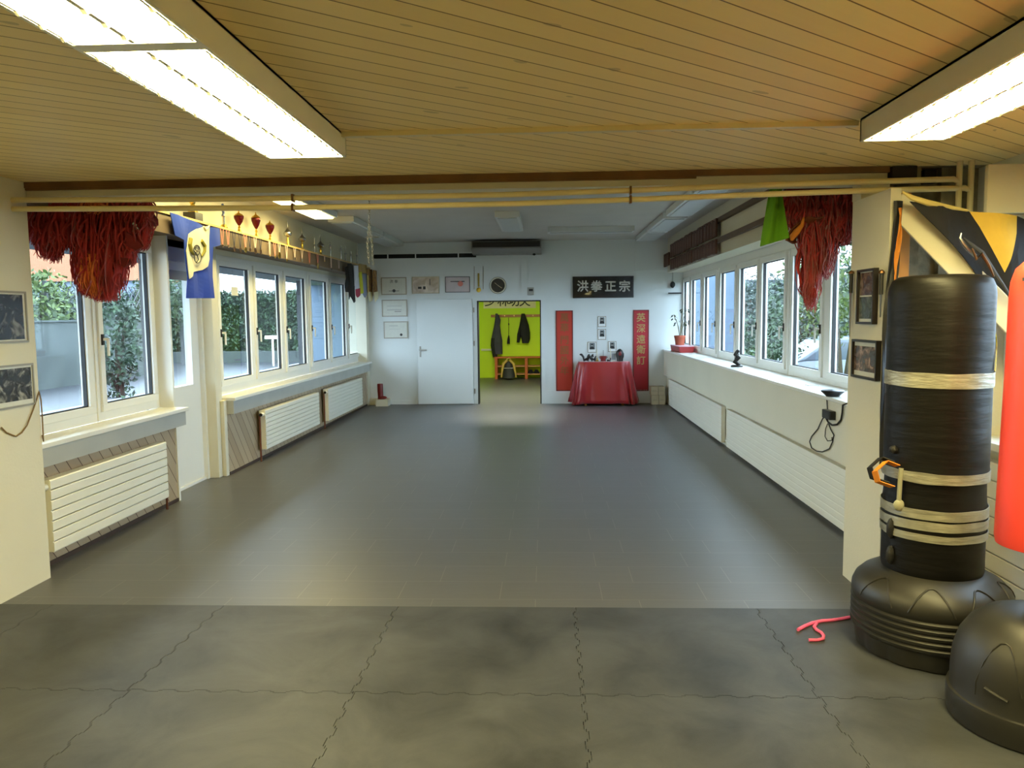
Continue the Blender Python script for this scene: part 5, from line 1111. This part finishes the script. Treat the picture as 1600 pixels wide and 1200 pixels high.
def bush(c, r, n, mt, label, s=.07, trunk=0, name='bush', cat='bush', group=None):
    t = thing(name, (c[0], c[1], c[2]-r[2]-trunk), label, cat, group)
    m = MB(); seed = RL.random()*50
    def fn(q):
        d = Vector((q.gauss(0, 1), q.gauss(0, 1), q.gauss(0, 1))).normalized(); k = q.uniform(.55, 1.05)*(1+.35*noise.noise(d*1.8+Vector((seed, 0, 0)))); return Vector((c[0]+d.x*r[0]*k, c[1]+d.y*r[1]*k, c[2]+d.z*r[2]*k))
    leaves(m, n, fn, s, RL); o = m.build('foliage', mt, t, fix=False); o['kind'] = 'stuff'
    st = MB(); b0 = Vector((c[0], c[1], c[2]-r[2]-trunk))
    for q in range(5 if not trunk else 3): a = q*1.9; st.tube([b0+Vector((.04*q, 0, 0)), Vector((c[0]+r[0]*.3*math.cos(a), c[1]+r[1]*.3*math.sin(a), c[2]-r[2]*.2)), Vector((c[0]+r[0]*.6*math.cos(a), c[1]+r[1]*.6*math.sin(a), c[2]+r[2]*.4))], [.06 if trunk else .03, .03, .01], 5)
    st.build('stem', BARK, t); return t
def ray_at(px, Y, zc): p = at('y', Y, px, 493); return (p.x, Y, zc)
bush((-13.6, 20.2, 2.0), (.9, 1.2, .95), 2600, YELM, 'light green bush over the concrete wall, left pane of near window', .09)
bush((-14.6, 23.5, 1.7), (1.2, 1.5, .8), 2600, GREYM, 'grey green bare bush behind concrete wall, left of the dark post', .08)
bush((-13.6, 27.0, 2.2), (1.1, 1.2, 1.1), 2600, BUSHM, 'green bush behind the concrete wall end, right pane of near window', .09)
bush((-9.3, 16.3, 1.2), (.55, .6, 1.3), 1800, HEDGE, 'tall dark green shrub seen through the glazed door', .07)
h = thing('house', (-26, 38, 0), 'pale house with an orange upper storey beyond the concrete wall', 'house')
MB().box(-34, -20, 38, 46, 0, 3.6).build('ground_floor', mat('pale_render', rgb(104, 116, 130), .8, var=.1), h); MB().box(-34, -19.8, 37.8, 46, 3.6, 7).build('upper_floor', mat('orange_render', rgb(150, 96, 66), .8, var=.1), h)
for x in (-31, -28, -24.5): hw_ = MB().box(x, x+1.2, 37.9, 38.0, 1.2, 3.0).build('house_window', GREYD, h); MB().box(x-.1, x+1.3, 37.86, 37.9, 1.1, 1.2).build('window_ledge', WHITE, hw_)
t = thing('notice_stand', (-9.6, 26.8, -.02), 'small white sign on a white post before the hedge', 'sign')
MB().box(-9.85, -9.35, 26.8, 26.83, .93, 1.05).build('panel', WHITE, t); MB().box(-9.62, -9.56, 26.83, 26.87, -.02, 1.0).build('post', WHITE, t)
p = at('x', -3.515, 367, 455); o = MB().box(-3.517, -3.514, p.y-.10, p.y+.09, p.z-.05, p.z+.05).build('window_note', PAPER); tag(o, 'small pale note stuck on the first pane right of the blue shirt', 'note')
t = thing('lattice_fence', (-13.2, 25.5, 0), 'dark diagonal lattice fence above the concrete wall', 'fence')
fm_ = MB()
for k in range(22): fm_.bar((-13.2, 20+k*.3, 1.4), (-13.2, 21.3+k*.3, 2.7), .025); fm_.bar((-13.22, 21.3+k*.3, 1.4), (-13.22, 20+k*.3, 2.7), .025)
fm_.build('lattice', GREYD, t); MB().box(-13.25, -13.15, 20, 20.08, 0, 2.7).build('post', GREYD, t); MB().box(-13.25, -13.15, 27.6, 27.68, 0, 2.7).build('post', GREYD, t)
# ------------------------------------------------------------------ outside, right: garden, car, houses
gl = 'right garden bushes'
for i, (px, Y, zc, r, n, mt, lab) in enumerate([
    (1085, 22, .9, (.9, .8, 1.1), 1400, GREYM, 'grey green bush behind the second pane from far wall'), (1108, 26, .7, (1.0, .8, .9), 1400, BUSHM, 'low green bush behind the third pane from far wall'),
    (1140, 24, 1.2, (1.3, 1, 1.5), 2400, GREYM, 'grey green bush behind the fourth pane from far wall'), (1172, 20, .5, (1.2, .8, .9), 1800, BUSHM, 'low mid green bush behind dragon figurine pane'),
    (1185, 27, 1.7, (1.6, 1, 1.5), 2600, GREYM, 'tall pale bush with tiny blossoms, middle of right windows'), (1215, 17, .35, (.9, .7, .65), 1800, BUSHM, 'low green bush before the parked car, left side'),
    (1222, 24, 1.4, (1.4, 1, 1.4), 2600, GREYM, 'greyish tall bush behind the sixth pane from far wall'), (1262, 22, 1.6, (1.3, 1, 1.3), 2600, BUSHM, 'mid green tall bush behind the parked white car'),
    (1268, 9.5, .35, (.35, .4, .4), 900, YELM, 'small yellow green plant close outside, before the car'), (1296, 23, 1.9, (1.2, 1, 1.6), 2200, GREYM, 'grey green bush behind lion tail pane')]):
    c = ray_at(px, Y, zc); bush(c, r, n, mt, lab, .07 if Y > 12 else .04, group=gl)
c = ray_at(1316, 13.5, 2.5); bush(c, (1.0, 1.2, 1.3), 3600, YELM, 'yellow green tree crown behind the right window nearest the pier', .06, trunk=1.5, name='tree', cat='tree')
c = ray_at(1322, 18, 1.9); bush(c, (1.3, 1.2, 1.1), 2600, GREYM, 'bluish green conifer-like bush beneath yellow green tree', .07, trunk=1.0)
h = thing('shed', (12, 36, -.35), 'long low dark roofed building beyond the garden', 'building')
MB().box(7, 18, 36, 40, -.35, 2.7).build('wall', mat('shed_wall', rgb(110, 112, 108), .8), h); MB().box(6.5, 18.5, 35.5, 40.5, 2.7, 3.15).build('roof', mat('shed_roof', rgb(44, 50, 56), .7), h)
h = thing('brick_house', (7.3, 32, -.35), 'reddish brick house wall behind the third pane from far wall', 'house')
MB().box(6.3, 8.4, 32, 34, -.35, 2.2).build('wall', mat('brick_red', rgb(116, 66, 56), .8, var=.2, vscale=5), h); MB().box(6.1, 8.6, 31.8, 34.2, 2.2, 2.4).build('roof', GREYD, h)
# parked car
cc = ray_at(1300, 17.0, 0); cx0, cy0, cz = cc[0], cc[1], -.35
CW = mat('car_white_paint', rgb(92, 99, 106), .35, var=.02, coat=.2)
car = thing('parked_car', (cx0, cy0, cz), 'white parked hatchback seen through the right windows near the pier', 'car')
bm_ = MB(); W2 = .86
def sec(x, zt, w, wt): return x, zt, w, wt
pr = [(-2.0, .30, .62, .70), (-1.95, .30, .80, .80), (-1.2, .24, .92, .86), (-.75, .22, 1.0, .86), (0, .22, 1.02, .86), (1.2, .24, 1.0, .86), (1.85, .30, .90, .82), (2.0, .34, .7, .72)]
vs = []; fs = []
for (x, zb, zt, w) in pr: vs += [(cx0+x, cy0-w, cz+zb), (cx0+x, cy0-w*1.02, cz+(zb+zt)/2), (cx0+x, cy0-w*.93, cz+zt), (cx0+x, cy0+w*.93, cz+zt), (cx0+x, cy0+w*1.02, cz+(zb+zt)/2), (cx0+x, cy0+w, cz+zb)]
for i in range(len(pr)-1):
    for k in range(6): fs.append((i*6+k, i*6+(k+1) % 6, (i+1)*6+(k+1) % 6, (i+1)*6+k))
fs += [tuple(range(6)), tuple(range(6*7, 6*8))[::-1]]
bm_.add(vs, fs).build('body', CW, car, smooth=True)
MB().prism([(cx0-.95, cz+.98), (cx0+1.75, cz+.96), (cx0+1.35, cz+1.42), (cx0+.9, cz+1.48), (cx0-.1, cz+1.48), (cx0-.35, cz+1.40)], 'y', cy0-.68, cy0+.68).build('roof', CW, car, bevel=.05)
CGL = mat('car_glass', rgb(60, 70, 80), .1)
MB().prism([(cx0-.78, cz+1.02), (cx0+.25, cz+1.02), (cx0+.25, cz+1.38), (cx0-.27, cz+1.38)], 'y', cy0-.70, cy0-.68).build('side_window', CGL, car); MB().prism([(cx0+.32, cz+1.02), (cx0+1.5, cz+1.02), (cx0+1.2, cz+1.38), (cx0+.32, cz+1.38)], 'y', cy0-.70, cy0-.68).build('side_window', CGL, car)
for x in (-1.3, 1.3): wh_ = MB().lathe([(.18, 0), (.31, .01), (.31, .19), (.18, .2)], (cx0+x, cy0-.68, cz+.31), 24, 'y').build('wheel', BLACK, car, smooth=True); MB().lathe([(.18, .2), (.18, .21)], (cx0+x, cy0-.68, cz+.31), 16, 'y').build('hubcap', STEEL, wh_)
